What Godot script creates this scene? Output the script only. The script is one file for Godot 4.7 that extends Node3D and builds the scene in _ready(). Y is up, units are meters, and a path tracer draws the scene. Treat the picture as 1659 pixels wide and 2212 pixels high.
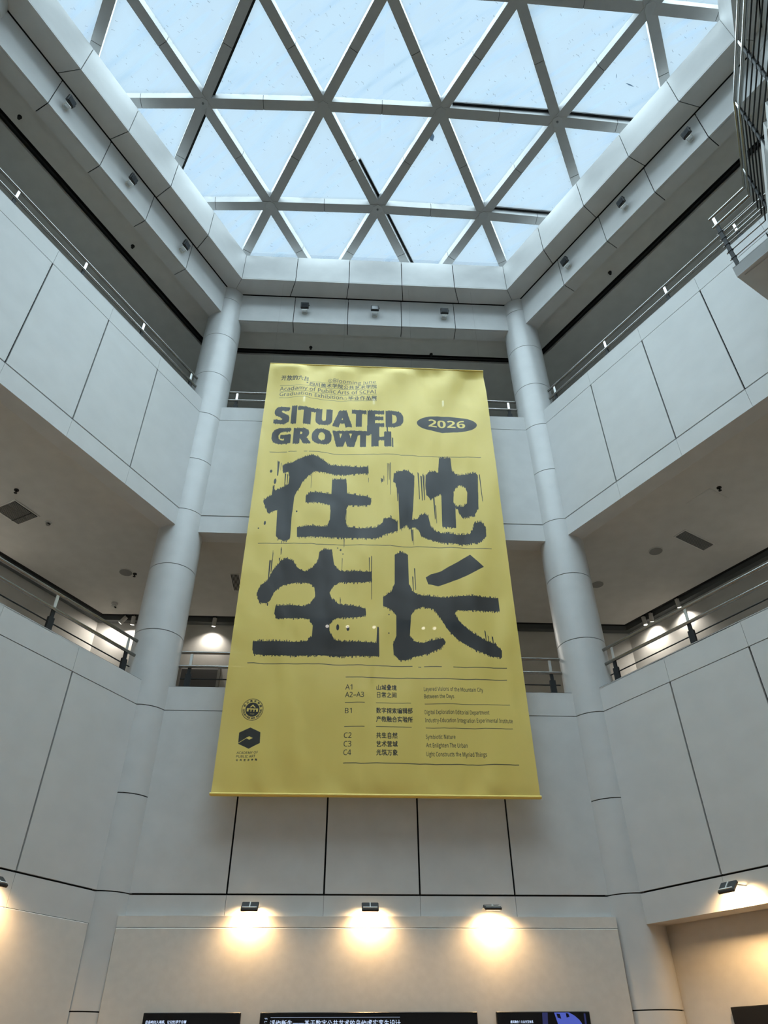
extends Node3D
# A six-sided atrium. Origin: middle of the hexagon on the ground floor, y up; the wall behind the banner is at z = -APO.
# Side k (0 banner wall, then clockwise 1 right, 2 right near, 3 behind the camera, 4 left near, 5 left): local x along the wall, local z towards the room.

const APO := 5.572          # distance of the parapet faces from the middle
const CURB := 5.147         # distance of the skylight kerb face
const SIDE_NAMES := ["back", "right", "front_right", "front", "front_left", "left"]
const EDGES := [-2.985, -1.8, -0.6, 0.6, 1.8, 2.985]

var M := {}
var meshes := {}
var taken := {}
var rng := RandomNumberGenerator.new()


func _ready() -> void:
	rng.seed = 20260
	set_camera_and_light()
	make_materials()
	build_floor_and_galleries()
	for k in 6:
		build_wall(k)
		build_ring(k)
	build_skylight()
	build_columns()
	build_ground_walls()
	build_banner()
	for k in [5, 0, 1]:
		build_railing(k, 6.04, false)
		build_railing(k, 11.867, true)
		build_ring_lamps(k)
	build_wall_lamps()
	build_stair()
	build_track_lights()
	build_ceiling_fittings()
	build_screens()
	build_debris()


# ---------------------------------------------------------------- camera, sky, sun
func set_camera_and_light() -> void:
	var cam := Camera3D.new()
	cam.name = "camera"
	cam.fov = rad_to_deg(2.0 * atan(1106.0 / 1552.2))
	cam.near = 0.05
	cam.far = 200.0
	add_child(cam)
	var pitch := 0.66048
	var yaw := 0.05563
	var roll := -0.00658
	var fwd := Vector3(sin(yaw) * cos(pitch), sin(pitch), -cos(yaw) * cos(pitch))
	var right := Vector3(cos(yaw), 0, sin(yaw))
	var up := right.cross(fwd)
	var r2 := right * cos(roll) + up * sin(roll)
	var u2 := up * cos(roll) - right * sin(roll)
	cam.transform = Transform3D(Basis(r2, u2, -fwd), Vector3(-0.3765, 1.6, 4.428))
	cam.current = true

	var env := Environment.new()
	env.background_mode = Environment.BG_SKY
	var sky := Sky.new()
	var sm := ProceduralSkyMaterial.new()
	sm.sky_top_color = Color(0.82, 0.92, 0.965)
	sm.sky_horizon_color = Color(0.86, 0.91, 0.95)
	sm.ground_bottom_color = Color(0.45, 0.45, 0.45)
	sm.ground_horizon_color = Color(0.6, 0.6, 0.6)
	sm.sky_energy_multiplier = SKY_ENERGY
	sm.sun_angle_max = 0.1
	sky.sky_material = sm
	env.sky = sky
	env.tonemap_mode = Environment.TONE_MAPPER_LINEAR
	env.tonemap_exposure = 1.0
	env.sdfgi_enabled = true
	env.ssao_enabled = true
	env.ssil_enabled = true
	var we := WorldEnvironment.new()
	we.name = "environment"
	we.environment = env
	add_child(we)

	var sun := DirectionalLight3D.new()
	sun.name = "hazy_sun"
	sun.light_color = Color(0.855, 0.955, 1.0)
	sun.light_energy = SUN_ENERGY
	sun.light_angular_distance = 106.0
	sun.sky_mode = DirectionalLight3D.SKY_MODE_LIGHT_ONLY
	sun.shadow_enabled = true
	add_child(sun)
	sun.look_at_from_position(Vector3(0, 30, 0), Vector3(0.6, 0, -1.5), Vector3(0, 0, 1))

const SKY_ENERGY := 0.96
const SUN_ENERGY := 7.0


# ---------------------------------------------------------------- materials
func mat(color: Color, rough := 0.6, metal := 0.0) -> StandardMaterial3D:
	var m := StandardMaterial3D.new()
	m.albedo_color = color
	m.roughness = rough
	m.metallic = metal
	return m


func noise_tex(seed_: int, freq: float, low: Color, high: Color, size := 512, normal := false) -> NoiseTexture2D:
	var n := FastNoiseLite.new()
	n.seed = seed_
	n.frequency = freq
	n.fractal_octaves = 4
	var t := NoiseTexture2D.new()
	t.width = size
	t.height = size
	t.seamless = true
	t.noise = n
	if normal:
		t.as_normal_map = true
		t.bump_strength = 2.0
	else:
		var g := Gradient.new()
		g.set_color(0, low)
		g.set_color(1, high)
		t.color_ramp = g
	return t


func triplanar(m: StandardMaterial3D, scale_: float) -> StandardMaterial3D:
	m.uv1_triplanar = true
	m.uv1_world_triplanar = true
	m.uv1_scale = Vector3.ONE * scale_
	return m


func make_materials() -> void:
	var paint := noise_tex(3, 0.012, Color(0.955, 0.955, 0.955), Color(1, 1, 1))
	M.panel = triplanar(mat(Color(0.80, 0.80, 0.795), 0.6), 0.31)
	M.panel.metallic_specular = 0.3
	M.panel.albedo_texture = paint
	M.column = triplanar(mat(Color(0.79, 0.79, 0.785), 0.38), 0.37)
	M.column.albedo_texture = paint
	M.joint = mat(Color(0.055, 0.055, 0.055), 0.9)
	M.ceiling = triplanar(mat(Color(0.80, 0.79, 0.77), 0.9), 0.4)
	M.ceiling.albedo_texture = paint
	M.beam = triplanar(mat(Color(0.62, 0.62, 0.615), 0.55), 0.6)
	M.beam.albedo_texture = paint
	M.roof = mat(Color(0.5, 0.5, 0.5), 0.9)
	M.floor = triplanar(mat(Color(0.62, 0.45, 0.28), 0.35), 0.5)
	M.gallery_floor = triplanar(mat(Color(0.74, 0.72, 0.69), 0.35), 0.5)
	M.floor.albedo_texture = paint
	M.gallery_wall = triplanar(mat(Color(0.80, 0.79, 0.77), 0.85), 0.4)
	M.gallery_wall.albedo_texture = paint
	M.plaster = triplanar(mat(Color(0.84, 0.82, 0.79), 0.85), 0.7)
	M.plaster.albedo_texture = noise_tex(8, 0.02, Color(0.965, 0.965, 0.965), Color(1, 1, 1))
	M.plaster.normal_enabled = true
	M.plaster.normal_texture = noise_tex(9, 0.03, Color.BLACK, Color.WHITE, 512, true)
	M.plaster.normal_scale = 0.08
	M.steel = mat(Color(0.56, 0.55, 0.53), 0.24, 1.0)
	M.bright_steel = mat(Color(0.86, 0.86, 0.85), 0.35, 1.0)
	M.black = mat(Color(0.045, 0.045, 0.047), 0.75)
	M.slot = mat(Color(0.02, 0.02, 0.02), 0.8)
	M.lamp_body = mat(Color(0.17, 0.175, 0.175), 0.5)
	M.lamp_glass = mat(Color(0.12, 0.125, 0.125), 0.15)
	M.bracket = mat(Color(0.86, 0.86, 0.84), 0.5)
	M.grille = mat(Color(0.52, 0.515, 0.50), 0.7)
	M.dark_grille = mat(Color(0.1, 0.1, 0.1), 0.8)
	M.white_plastic = mat(Color(0.82, 0.81, 0.79), 0.5)
	M.track_body = mat(Color(0.72, 0.71, 0.69), 0.5)
	M.band = mat(Color(0.35, 0.36, 0.36), 0.8)
	M.door = mat(Color(0.30, 0.30, 0.30), 0.7)
	M.tread = mat(Color(0.16, 0.155, 0.15), 0.7)
	M.sealant = mat(Color(0.035, 0.033, 0.03), 0.8)
	M.leaf = mat(Color(0.13, 0.09, 0.06), 0.9)
	M.bezel = mat(Color(0.015, 0.015, 0.017), 0.35)
	M.warm_lens = mat(Color(1, 0.97, 0.9), 0.4)
	M.warm_lens.emission_enabled = true
	M.warm_lens.emission = Color(1.0, 0.88, 0.66)
	M.warm_lens.emission_energy_multiplier = 6.0
	M.track_lens = mat(Color(1, 1, 1), 0.4)
	M.track_lens.emission_enabled = true
	M.track_lens.emission = Color(1.0, 0.97, 0.92)
	M.track_lens.emission_energy_multiplier = 4.0
	M.glass = glass_material()


func glass_material() -> StandardMaterial3D:
	# weathered roof glass: faint wind-blown streaks of dust and small dark specks lying on clear glass
	var size := 1024
	var img := Image.create(size, size, false, Image.FORMAT_RGBA8)
	var n1 := FastNoiseLite.new()
	n1.seed = 11
	n1.frequency = 0.004
	n1.fractal_octaves = 4
	var n2 := FastNoiseLite.new()
	n2.seed = 12
	n2.frequency = 0.02
	n2.fractal_octaves = 3
	for y in size:
		for x in size:
			var a := (x * 0.8 + y * 0.6)
			var b := (-x * 0.6 + y * 0.8)
			var s := n2.get_noise_2d(a * 0.12, b * 1.0)
			var c := n1.get_noise_2d(x, y)
			var al := clampf(0.16 + 0.20 * maxf(0.0, c + 0.15) + 0.34 * maxf(0.0, s), 0.05, 0.7)
			var tint := clampf(0.5 + c, 0.0, 1.0)
			img.set_pixel(x, y, Color(0.64 + 0.10 * tint, 0.78 + 0.06 * tint, 0.93, al))
	var r := RandomNumberGenerator.new()
	r.seed = 5
	for i in 420:
		var p := Vector2(r.randi_range(20, size - 20), r.randi_range(20, size - 20))
		var d := Vector2.from_angle(-0.6 + r.randf_range(-0.5, 0.5))
		var l := r.randi_range(2, 10)
		var dk := r.randf_range(0.10, 0.45)
		for t in l:
			var q := p + d * t
			img.set_pixel(int(q.x), int(q.y), Color(dk, dk, dk * 1.1, r.randf_range(0.4, 0.85)))
			if r.randf() < 0.4:
				img.set_pixel(int(q.x) + 1, int(q.y), Color(dk, dk, dk * 1.1, 0.5))
	var m := mat(Color.WHITE, 0.3)
	m.albedo_texture = ImageTexture.create_from_image(img)
	m.transparency = BaseMaterial3D.TRANSPARENCY_ALPHA
	m.backlight_enabled = true
	m.backlight = Color(1, 1, 1)
	m.metallic_specular = 0.2
	return m


# ---------------------------------------------------------------- helpers
func numbered(called: String) -> String:
	var n: int = taken.get(called, 0)
	taken[called] = n + 1
	return called if n == 0 else "%s_%03d" % [called, n]


func thing(called: String, label: String, category: String, at := Transform3D(), group := "") -> Node3D:
	var o := Node3D.new()
	o.name = numbered(called)
	add_child(o)
	o.transform = at
	o.set_meta("label", label)
	o.set_meta("category", category)
	if group:
		o.set_meta("group", group)
	return o


func structure(called: String) -> Node3D:
	var o := Node3D.new()
	o.name = numbered(called)
	o.set_meta("kind", "structure")
	add_child(o)
	return o


func part(called: String, mesh: Mesh, m: Material, parent: Node3D, xf := Transform3D()) -> MeshInstance3D:
	var o := MeshInstance3D.new()
	o.name = called
	o.mesh = mesh
	o.material_override = m
	o.transform = xf
	parent.add_child(o, true)
	return o


func side_xf(k: int) -> Transform3D:
	return Transform3D(Basis(Vector3.UP, -PI / 3.0 * k), Vector3.ZERO)


func at(x: float, y: float, z: float, b := Basis()) -> Transform3D:
	return Transform3D(b, Vector3(x, y, z))


func box(sx: float, sy: float, sz: float, bevel := 0.0) -> Mesh:
	var key := "box %.4f %.4f %.4f %.4f" % [sx, sy, sz, bevel]
	if meshes.has(key):
		return meshes[key]
	var m: Mesh
	if bevel <= 0.0:
		var b := BoxMesh.new()
		b.size = Vector3(sx, sy, sz)
		m = b
	else:
		m = bevelled_box(Vector3(sx, sy, sz) * 0.5, bevel)
	meshes[key] = m
	return m


func bevelled_box(h: Vector3, c: float) -> ArrayMesh:
	var st := SurfaceTool.new()
	st.begin(Mesh.PRIMITIVE_TRIANGLES)
	var pts := func(s: Vector3, axis: int) -> Vector3:
		var v := Vector3(h.x - c, h.y - c, h.z - c)
		v[axis] = h[axis]
		return v * s
	for axis in 3:
		for s in [-1.0, 1.0]:
			var u := (axis + 1) % 3
			var w := (axis + 2) % 3
			var q := []
			for d in [[-1, -1], [1, -1], [1, 1], [-1, 1]]:
				var sg := Vector3.ONE
				sg[axis] = s
				sg[u] = d[0]
				sg[w] = d[1]
				q.append(pts.call(sg, axis))
			quad(st, q[0], q[1], q[2], q[3], Vector3.ZERO)
	for axis in 3:
		var u := (axis + 1) % 3
		var w := (axis + 2) % 3
		for d in [[-1, -1], [1, -1], [1, 1], [-1, 1]]:
			var a := Vector3.ONE
			a[u] = d[0]
			a[w] = d[1]
			var b := a
			a[axis] = -1
			b[axis] = 1
			quad(st, pts.call(a, u), pts.call(b, u), pts.call(b, w), pts.call(a, w), Vector3.ZERO)
	for sx in [-1.0, 1.0]:
		for sy in [-1.0, 1.0]:
			for sz in [-1.0, 1.0]:
				var s := Vector3(sx, sy, sz)
				tri(st, pts.call(s, 0), pts.call(s, 1), pts.call(s, 2), Vector3.ZERO)
	st.generate_normals()
	return st.commit()


func tri(st: SurfaceTool, a: Vector3, b: Vector3, c: Vector3, inside: Vector3) -> void:
	# front faces run clockwise; turned so that the face looks away from the point inside
	st.set_smooth_group(-1)
	var n := (b - a).cross(c - a)
	if n.dot((a + b + c) / 3.0 - inside) > 0.0:
		for p in [a, c, b]:
			st.add_vertex(p)
	else:
		for p in [a, b, c]:
			st.add_vertex(p)


func quad(st: SurfaceTool, a: Vector3, b: Vector3, c: Vector3, d: Vector3, inside: Vector3) -> void:
	tri(st, a, b, c, inside)
	tri(st, a, c, d, inside)


func prism(points: Array, y0: float, y1: float) -> ArrayMesh:
	# upright prism over a convex outline of Vector2(x, z)
	var st := SurfaceTool.new()
	st.begin(Mesh.PRIMITIVE_TRIANGLES)
	var mid := Vector3(0, (y0 + y1) * 0.5, 0)
	for p in points:
		mid += Vector3(p.x, 0, p.y) / points.size()
	var n := points.size()
	for i in n:
		var a: Vector2 = points[i]
		var b: Vector2 = points[(i + 1) % n]
		quad(st, Vector3(a.x, y0, a.y), Vector3(b.x, y0, b.y), Vector3(b.x, y1, b.y), Vector3(a.x, y1, a.y), mid)
		if i > 0 and i < n - 1:
			for y in [y0, y1]:
				tri(st, Vector3(points[0].x, y, points[0].y), Vector3(a.x, y, a.y), Vector3(b.x, y, b.y), mid)
	st.generate_normals()
	return st.commit()


func cyl(r: float, h: float, seg := 24, r_top := -1.0) -> Mesh:
	var key := "cyl %.4f %.4f %d %.4f" % [r, h, seg, r_top]
	if not meshes.has(key):
		var c := CylinderMesh.new()
		c.bottom_radius = r
		c.top_radius = r if r_top < 0.0 else r_top
		c.height = h
		c.radial_segments = seg
		c.rings = 0
		meshes[key] = c
	return meshes[key]


func along(a: Vector3, b: Vector3) -> Transform3D:
	# a frame in the middle of a-b whose y runs along it
	var y := (b - a).normalized()
	var ref := Vector3.UP if absf(y.y) < 0.9 else Vector3.RIGHT
	var x := y.cross(ref).normalized()
	return Transform3D(Basis(x, y, x.cross(y)), (a + b) * 0.5)


func rod(called: String, a: Vector3, b: Vector3, r: float, m: Material, parent: Node3D, seg := 16) -> MeshInstance3D:
	return part(called, cyl(r, a.distance_to(b), seg), m, parent, along(a, b))


func normal_of(k: int) -> Vector2:
	return Vector2(sin(PI / 3.0 * k), -cos(PI / 3.0 * k))


func hex_corner(apothems: Array, k: int) -> Vector2:
	# where sides k and k + 1 meet
	var a := normal_of(k)
	var b := normal_of(k + 1)
	var da: float = apothems[k % 6]
	var db: float = apothems[(k + 1) % 6]
	var det := a.x * b.y - a.y * b.x
	return Vector2((da * b.y - db * a.y) / det, (a.x * db - b.x * da) / det)


func even(d: float) -> Array:
	return [d, d, d, d, d, d]


func ring_part(called: String, inner: Array, outer: Array, y0: float, y1: float, m: Material, parent: Node3D) -> void:
	# six trapezoids round the hexagon
	for k in 6:
		var q := [hex_corner(inner, k + 5), hex_corner(inner, k), hex_corner(outer, k), hex_corner(outer, k + 5)]
		part(called, prism(q, y0, y1), m, parent)


# ---------------------------------------------------------------- the shell
const SLOT := [8.6, 8.95, 8.95, 8.95, 8.95, 8.95]     # track slot of the lower gallery
const GALLERY_WALL := [8.86, 9.21, 9.21, 9.21, 9.21, 9.21]

func plus(a: Array, d: float) -> Array:
	return a.map(func(v): return v + d)


func build_floor_and_galleries() -> void:
	var f := structure("floor")
	part("slab", prism(range(6).map(func(k): return hex_corner(even(10.0), k)), -0.15, 0.0), M.floor, f)
	var f1 := structure("floor_lower_gallery")
	ring_part("slab", even(5.86), GALLERY_WALL, 5.3, 5.6, M.gallery_floor, f1)
	var f2 := structure("floor_upper_gallery")
	ring_part("slab", even(5.86), GALLERY_WALL, 11.1, 11.42, M.gallery_floor, f2)
	var c1 := structure("ceiling_lower_gallery")
	ring_part("ceiling_board", even(5.87), SLOT, 8.93, 9.0, M.ceiling, c1)
	ring_part("slot_lining", SLOT, plus(SLOT, 0.26), 9.02, 9.08, M.slot, c1)
	ring_part("light_track", plus(SLOT, 0.0), plus(SLOT, 0.10), 8.95, 9.02, M.slot, c1)
	ring_part("slot_edge", plus(SLOT, 0.12), plus(SLOT, 0.25), 8.86, 9.02, M.band, c1)
	var c2 := structure("ceiling_upper_gallery")
	ring_part("ceiling_board", even(5.87), even(6.40), 14.66, 14.72, M.ceiling, c2)
	ring_part("ceiling_board", even(6.58), GALLERY_WALL, 14.66, 14.72, M.ceiling, c2)
	ring_part("slot_lining", even(6.40), even(6.58), 14.74, 14.80, M.slot, c2)
	ring_part("light_track", even(6.47), even(6.50), 14.67, 14.74, M.black, c2)
	var r := structure("ceiling_roof_deck")
	ring_part("deck", even(5.64), plus(GALLERY_WALL, 0.25), 14.82, 16.2, M.roof, r)
	ring_part("upstand", even(5.64), even(5.85), 16.2, 17.3, M.roof, r)
	for k in 6:
		var w := structure("wall_gallery_" + SIDE_NAMES[k])
		var q := [hex_corner(GALLERY_WALL, k + 5), hex_corner(GALLERY_WALL, k), hex_corner(plus(GALLERY_WALL, 0.25), k), hex_corner(plus(GALLERY_WALL, 0.25), k + 5)]
		part("wall_board", prism(q, 0.0, 14.82), M.gallery_wall, w)
	var d := structure("door_1")
	part("door_leaf", box(0.72, 2.25, 0.05), M.door, d, at(-3.29, 6.73, -8.835))
	part("door_frame", box(0.05, 2.3, 0.09), M.grille, d, at(-2.91, 6.75, -8.83))
	part("door_frame", box(0.05, 2.3, 0.09), M.grille, d, at(-3.67, 6.75, -8.83))


func build_wall(k: int) -> void:
	# two parapets of metal panels with recessed dark joints
	var w := structure("wall_" + SIDE_NAMES[k])
	w.transform = side_xf(k)
	for level in 2:
		var lo: float = [2.985, 8.838][level]
		var hi: float = [6.040, 11.867][level]
		var seams: Array = [[3.328, 5.683], [9.192, 11.516]][level]
		var core := part(["lower_parapet", "upper_parapet"][level], box(6.2, hi - lo - 0.02, 0.24), M.joint, w, at(0, (lo + hi) * 0.5, -APO - 0.17))
		var base := Transform3D(Basis(), -core.position)
		part("cap", box(6.2, 0.02, 0.31), M.panel, core, base * at(0, hi - 0.006, -APO - 0.155))
		part("soffit_board", box(6.2, 0.02, 0.29), M.panel, core, base * at(0, lo + 0.011, -APO - 0.15))
		part("edge_strip", box(5.97, 0.012, 0.03), M.black, core, base * at(0, hi + 0.004, -APO - 0.02))
		part("inner_lining", box(6.2, hi - lo, 0.02), M.gallery_wall, core, base * at(0, (lo + hi) * 0.5, -APO - 0.30))
		for i in 5:
			var x0: float = EDGES[i]
			var x1: float = EDGES[i + 1]
			var rows := [[lo, seams[0] - 0.011, 0.002], [seams[0] + 0.011, seams[1] - 0.006, 0.0115], [seams[1] + 0.006, hi - 0.004, 0.002]]
			for r in rows:
				var g: float = r[2]
				var a := x0 + (g if i > 0 else 0.0)
				var b := x1 - (g if i < 4 else 0.0)
				part("panel", box(b - a, r[1] - r[0], 0.03), M.panel, core, base * at((a + b) * 0.5, (r[0] + r[1]) * 0.5, -APO - 0.015))


func build_ring(k: int) -> void:
	# the ring beam under the skylight: lower fascia, soffit and kerb, five panels each
	var w := structure("trim_%d" % (k + 1))
	w.transform = side_xf(k)
	var core := part("ring_beam", box(6.3, 0.86, 0.24), M.joint, w, at(0, 15.05, -APO - 0.18))
	var base := Transform3D(Basis(), -core.position)
	for i in 5:
		var x0: float = EDGES[i] + (0.008 if i > 0 else 0.0)
		var x1: float = EDGES[i + 1] - (0.008 if i < 4 else 0.0)
		part("fascia_panel", box(x1 - x0, 0.888, 0.03), M.panel, core, base * at((x0 + x1) * 0.5, 15.043, -APO - 0.015))
		part("underside_panel", box(x1 - x0, 0.02, 0.27), M.panel, core, base * at((x0 + x1) * 0.5, 14.605, -APO - 0.168))
	part("inner_lining", box(6.2, 0.3, 0.02), M.gallery_wall, core, base * at(0, 14.75, -APO - 0.31))
	var kerb := part("kerb", prism([Vector2(-3.0, -CURB - 0.06), Vector2(3.0, -CURB - 0.06), Vector2(3.25, -APO - 0.05), Vector2(-3.25, -APO - 0.05)], 15.54, 16.40), M.joint, w)
	var half := CURB * tan(PI / 6.0)
	var half_out := (APO - 0.02) * tan(PI / 6.0)
	for i in 5:
		var t0 := -1.0 + 0.4 * i
		var t1 := t0 + 0.4
		var g0 := 0.008 if i > 0 else 0.005
		var g1 := 0.008 if i < 4 else 0.005
		var q := [Vector2(half * t0 + g0, -CURB), Vector2(half * t1 - g1, -CURB), Vector2(half_out * t1 - g1, -APO + 0.02), Vector2(half_out * t0 + g0, -APO + 0.02)]
		part("soffit_panel", prism(q, 15.506, 15.536), M.panel, kerb)
		var q2 := [Vector2(half * t0 + g0, -CURB), Vector2(half * t1 - g1, -CURB), Vector2((half + 0.02) * t1 - g1, -CURB - 0.04), Vector2((half + 0.02) * t0 + g0, -CURB - 0.04)]
		part("kerb_panel", prism(q2, 15.542, 16.409), M.panel, kerb)
	part("kerb_cap", prism([Vector2(-half, -CURB - 0.02), Vector2(half, -CURB - 0.02), Vector2(half_out + 0.1, -APO - 0.2), Vector2(-half_out - 0.1, -APO - 0.2)], 16.395, 16.405), M.panel, kerb)


func build_columns() -> void:
	var seams := [0.0, 2.13, 3.328, 4.478, 5.683, 6.88, 8.07, 9.192, 10.347, 11.516, 12.67, 13.87, 15.10, 15.505]
	var first: Node3D
	for k in 6:
		var v := normal_of(k).rotated(PI / 6.0) * (APO / cos(PI / 6.0) + 0.2)
		var c: Node3D
		if first == null:
			c = thing("column", "tall round light grey column clad in curved panels at an atrium corner", "column", at(v.x, 0, v.y), "round columns at the atrium corners")
			part("core", cyl(0.355, 15.5, 32), M.joint, c, at(0, 7.75, 0))
			for i in seams.size() - 1:
				var a: float = seams[i] + 0.007
				var b: float = seams[i + 1] - 0.007
				part("drum", cyl(0.374, b - a, 64), M.column, c, at(0, (a + b) * 0.5, 0))
			first = c
		else:
			c = first.duplicate()
			c.name = numbered("column")
			add_child(c)
			c.position = Vector3(v.x, 0, v.y)


func build_ground_walls() -> void:
	for k in 6:
		var w := structure("wall_ground_" + SIDE_NAMES[k])
		w.transform = side_xf(k)
		part("wall_board", box(7.2, 3.4, 0.1), M.plaster, w, at(0, 1.7, -6.0))
		part("ceiling_edge", box(7.0, 0.05, 0.5), M.panel, w, at(0, 3.03, -6.0))
	# the display wall that carries the screens
	var b := structure("wall_display_back")
	part("board", box(6.05, 2.952, 0.47, 0.008), M.plaster, b, at(-0.02, 1.476, -5.707))
	part("top_batten", rough_batten(), M.plaster, b)
	var l := structure("wall_display_left")
	l.transform = side_xf(5)
	part("board", box(6.1, 2.98, 0.40, 0.006), M.plaster, l, at(-0.08, 1.49, -5.765))


func rough_batten() -> ArrayMesh:
	# plastered strip along the top of the display wall with an uneven upper edge
	var st := SurfaceTool.new()
	st.begin(Mesh.PRIMITIVE_TRIANGLES)
	var n := FastNoiseLite.new()
	n.seed = 4
	n.frequency = 1.7
	var steps := 60
	for i in steps:
		var xa := -3.045 + 6.05 * i / steps
		var xb := -3.045 + 6.05 * (i + 1) / steps
		var ya := 3.078 + 0.008 * n.get_noise_1d(xa)
		var yb := 3.078 + 0.008 * n.get_noise_1d(xb)
		var la := 2.958 + 0.004 * n.get_noise_1d(xa * 2.0 + 40.0)
		var lb := 2.958 + 0.004 * n.get_noise_1d(xb * 2.0 + 40.0)
		var zf := -5.480
		var mid := Vector3((xa + xb) * 0.5, 3.02, -5.7)
		quad(st, Vector3(xa, la, zf), Vector3(xb, lb, zf), Vector3(xb, yb, zf), Vector3(xa, ya, zf), mid)
		quad(st, Vector3(xa, ya, zf), Vector3(xb, yb, zf), Vector3(xb, yb, -5.94), Vector3(xa, ya, -5.94), mid)
		quad(st, Vector3(xa, la, zf), Vector3(xb, lb, zf), Vector3(xb, lb, -5.94), Vector3(xa, la, -5.94), mid)
	for s in [-3.045, 3.005]:
		quad(st, Vector3(s, 2.956, -5.480), Vector3(s, 3.078, -5.480), Vector3(s, 3.078, -5.94), Vector3(s, 2.956, -5.94), Vector3(0, 3, -5.7))
	st.generate_normals()
	return st.commit()


# ---------------------------------------------------------------- skylight
const GRID := 2.386

func dome(x: float, z: float) -> float:
	return 17.068 - 0.01223 * (x * x + z * z)


func node_at(i: int, j: int) -> Vector3:
	var x := (i + j * 0.5) * GRID
	var z := j * GRID * sqrt(3.0) / 2.0
	return Vector3(x, dome(x, z), z)


func lattice_has(i: int, j: int) -> bool:
	return maxi(maxi(absi(i), absi(j)), absi(i + j)) <= 3


func build_skylight() -> void:
	var w := structure("window_skylight")
	var lim := 5.62
	for i in range(-3, 4):
		for j in range(-3, 4):
			if not lattice_has(i, j):
				continue
			for d in [[1, 0], [0, 1], [-1, 1]]:
				if lattice_has(i + d[0], j + d[1]):
					beam(w, node_at(i, j), node_at(i + d[0], j + d[1]), lim)
			for t in [[[1, 0], [0, 1]], [[0, 1], [-1, 1]]]:
				if lattice_has(i + t[0][0], j + t[0][1]) and lattice_has(i + t[1][0], j + t[1][1]):
					pane(w, node_at(i, j), node_at(i + t[0][0], j + t[0][1]), node_at(i + t[1][0], j + t[1][1]), lim)
			var p := node_at(i, j)
			if absf(p.x) < 5.0 and absf(p.z) < 4.6:
				part("node_plate", cyl(0.115, 0.012, 6), M.beam, w, at(p.x, p.y - 0.005, p.z))
				if posmod(i - j, 3) == 0:
					part("bolt", cyl(0.022, 0.014, 12), M.band, w, at(p.x, p.y - 0.014, p.z))


func clip_to_hex(a: Vector3, b: Vector3, lim: float) -> Array:
	var t0 := 0.0
	var t1 := 1.0
	for k in 6:
		var n := normal_of(k)
		var da := n.dot(Vector2(a.x, a.z)) - lim
		var db := n.dot(Vector2(b.x, b.z)) - lim
		if da > 0 and db > 0:
			return []
		if da > 0:
			t0 = maxf(t0, da / (da - db))
		elif db > 0:
			t1 = minf(t1, da / (da - db))
	return [] if t1 - t0 < 0.02 else [t0, t1]


func beam(w: Node3D, a: Vector3, b: Vector3, lim: float) -> void:
	var t := clip_to_hex(a, b, lim)
	if t.is_empty():
		return
	for half in [[0.0, 0.5], [0.5, 1.0]]:
		var s0: float = maxf(t[0], half[0])
		var s1: float = minf(t[1], half[1])
		if s1 - s0 < 0.01:
			continue
		var p := a.lerp(b, s0)
		var q := a.lerp(b, s1)
		var x := (q - p).normalized()
		var z := x.cross(Vector3.UP).normalized()
		var y := z.cross(x)
		var length := p.distance_to(q) - 0.010
		part("beam", box(length, 0.22, 0.20), M.beam, w, Transform3D(Basis(x, y, z), (p + q) * 0.5 + y * 0.11))
	var m := a.lerp(b, 0.5)
	if t[0] < 0.5 and t[1] > 0.5:
		var x := (b - a).normalized()
		part("beam_core", box(0.05, 0.20, 0.188), M.joint, w, Transform3D(Basis(x, x.cross(Vector3.UP).normalized().cross(x), x.cross(Vector3.UP).normalized()), m + Vector3(0, 0.11, 0)))


func pane(w: Node3D, a: Vector3, b: Vector3, c: Vector3, lim: float) -> void:
	var hexagon := PackedVector2Array()
	for k in 6:
		hexagon.append(hex_corner(even(lim), k))
	var tri2 := PackedVector2Array([Vector2(a.x, a.z), Vector2(b.x, b.z), Vector2(c.x, c.z)])
	var n := (b - a).cross(c - a)
	for poly in Geometry2D.intersect_polygons(tri2, hexagon):
		if poly.size() < 3:
			continue
		var st := SurfaceTool.new()
		st.begin(Mesh.PRIMITIVE_TRIANGLES)
		var order := Geometry2D.triangulate_polygon(poly)
		for i in order:
			var p: Vector2 = poly[i]
			var y := a.y - (n.x * (p.x - a.x) + n.z * (p.y - a.z)) / n.y + 0.21
			st.set_uv(Vector2(p.x, p.y) / 5.3)
			st.set_normal(Vector3.DOWN)
			st.add_vertex(Vector3(p.x, y, p.y))
		part("pane", st.commit(), M.glass, w)


# ---------------------------------------------------------------- railings
func post_meshes() -> void:
	if meshes.has("mount"):
		return
	meshes["mount"] = prism([Vector2(-0.045, -0.02), Vector2(0.045, -0.02), Vector2(0.045, 0.02), Vector2(-0.045, 0.02)], 0.0, 0.30)


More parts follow.
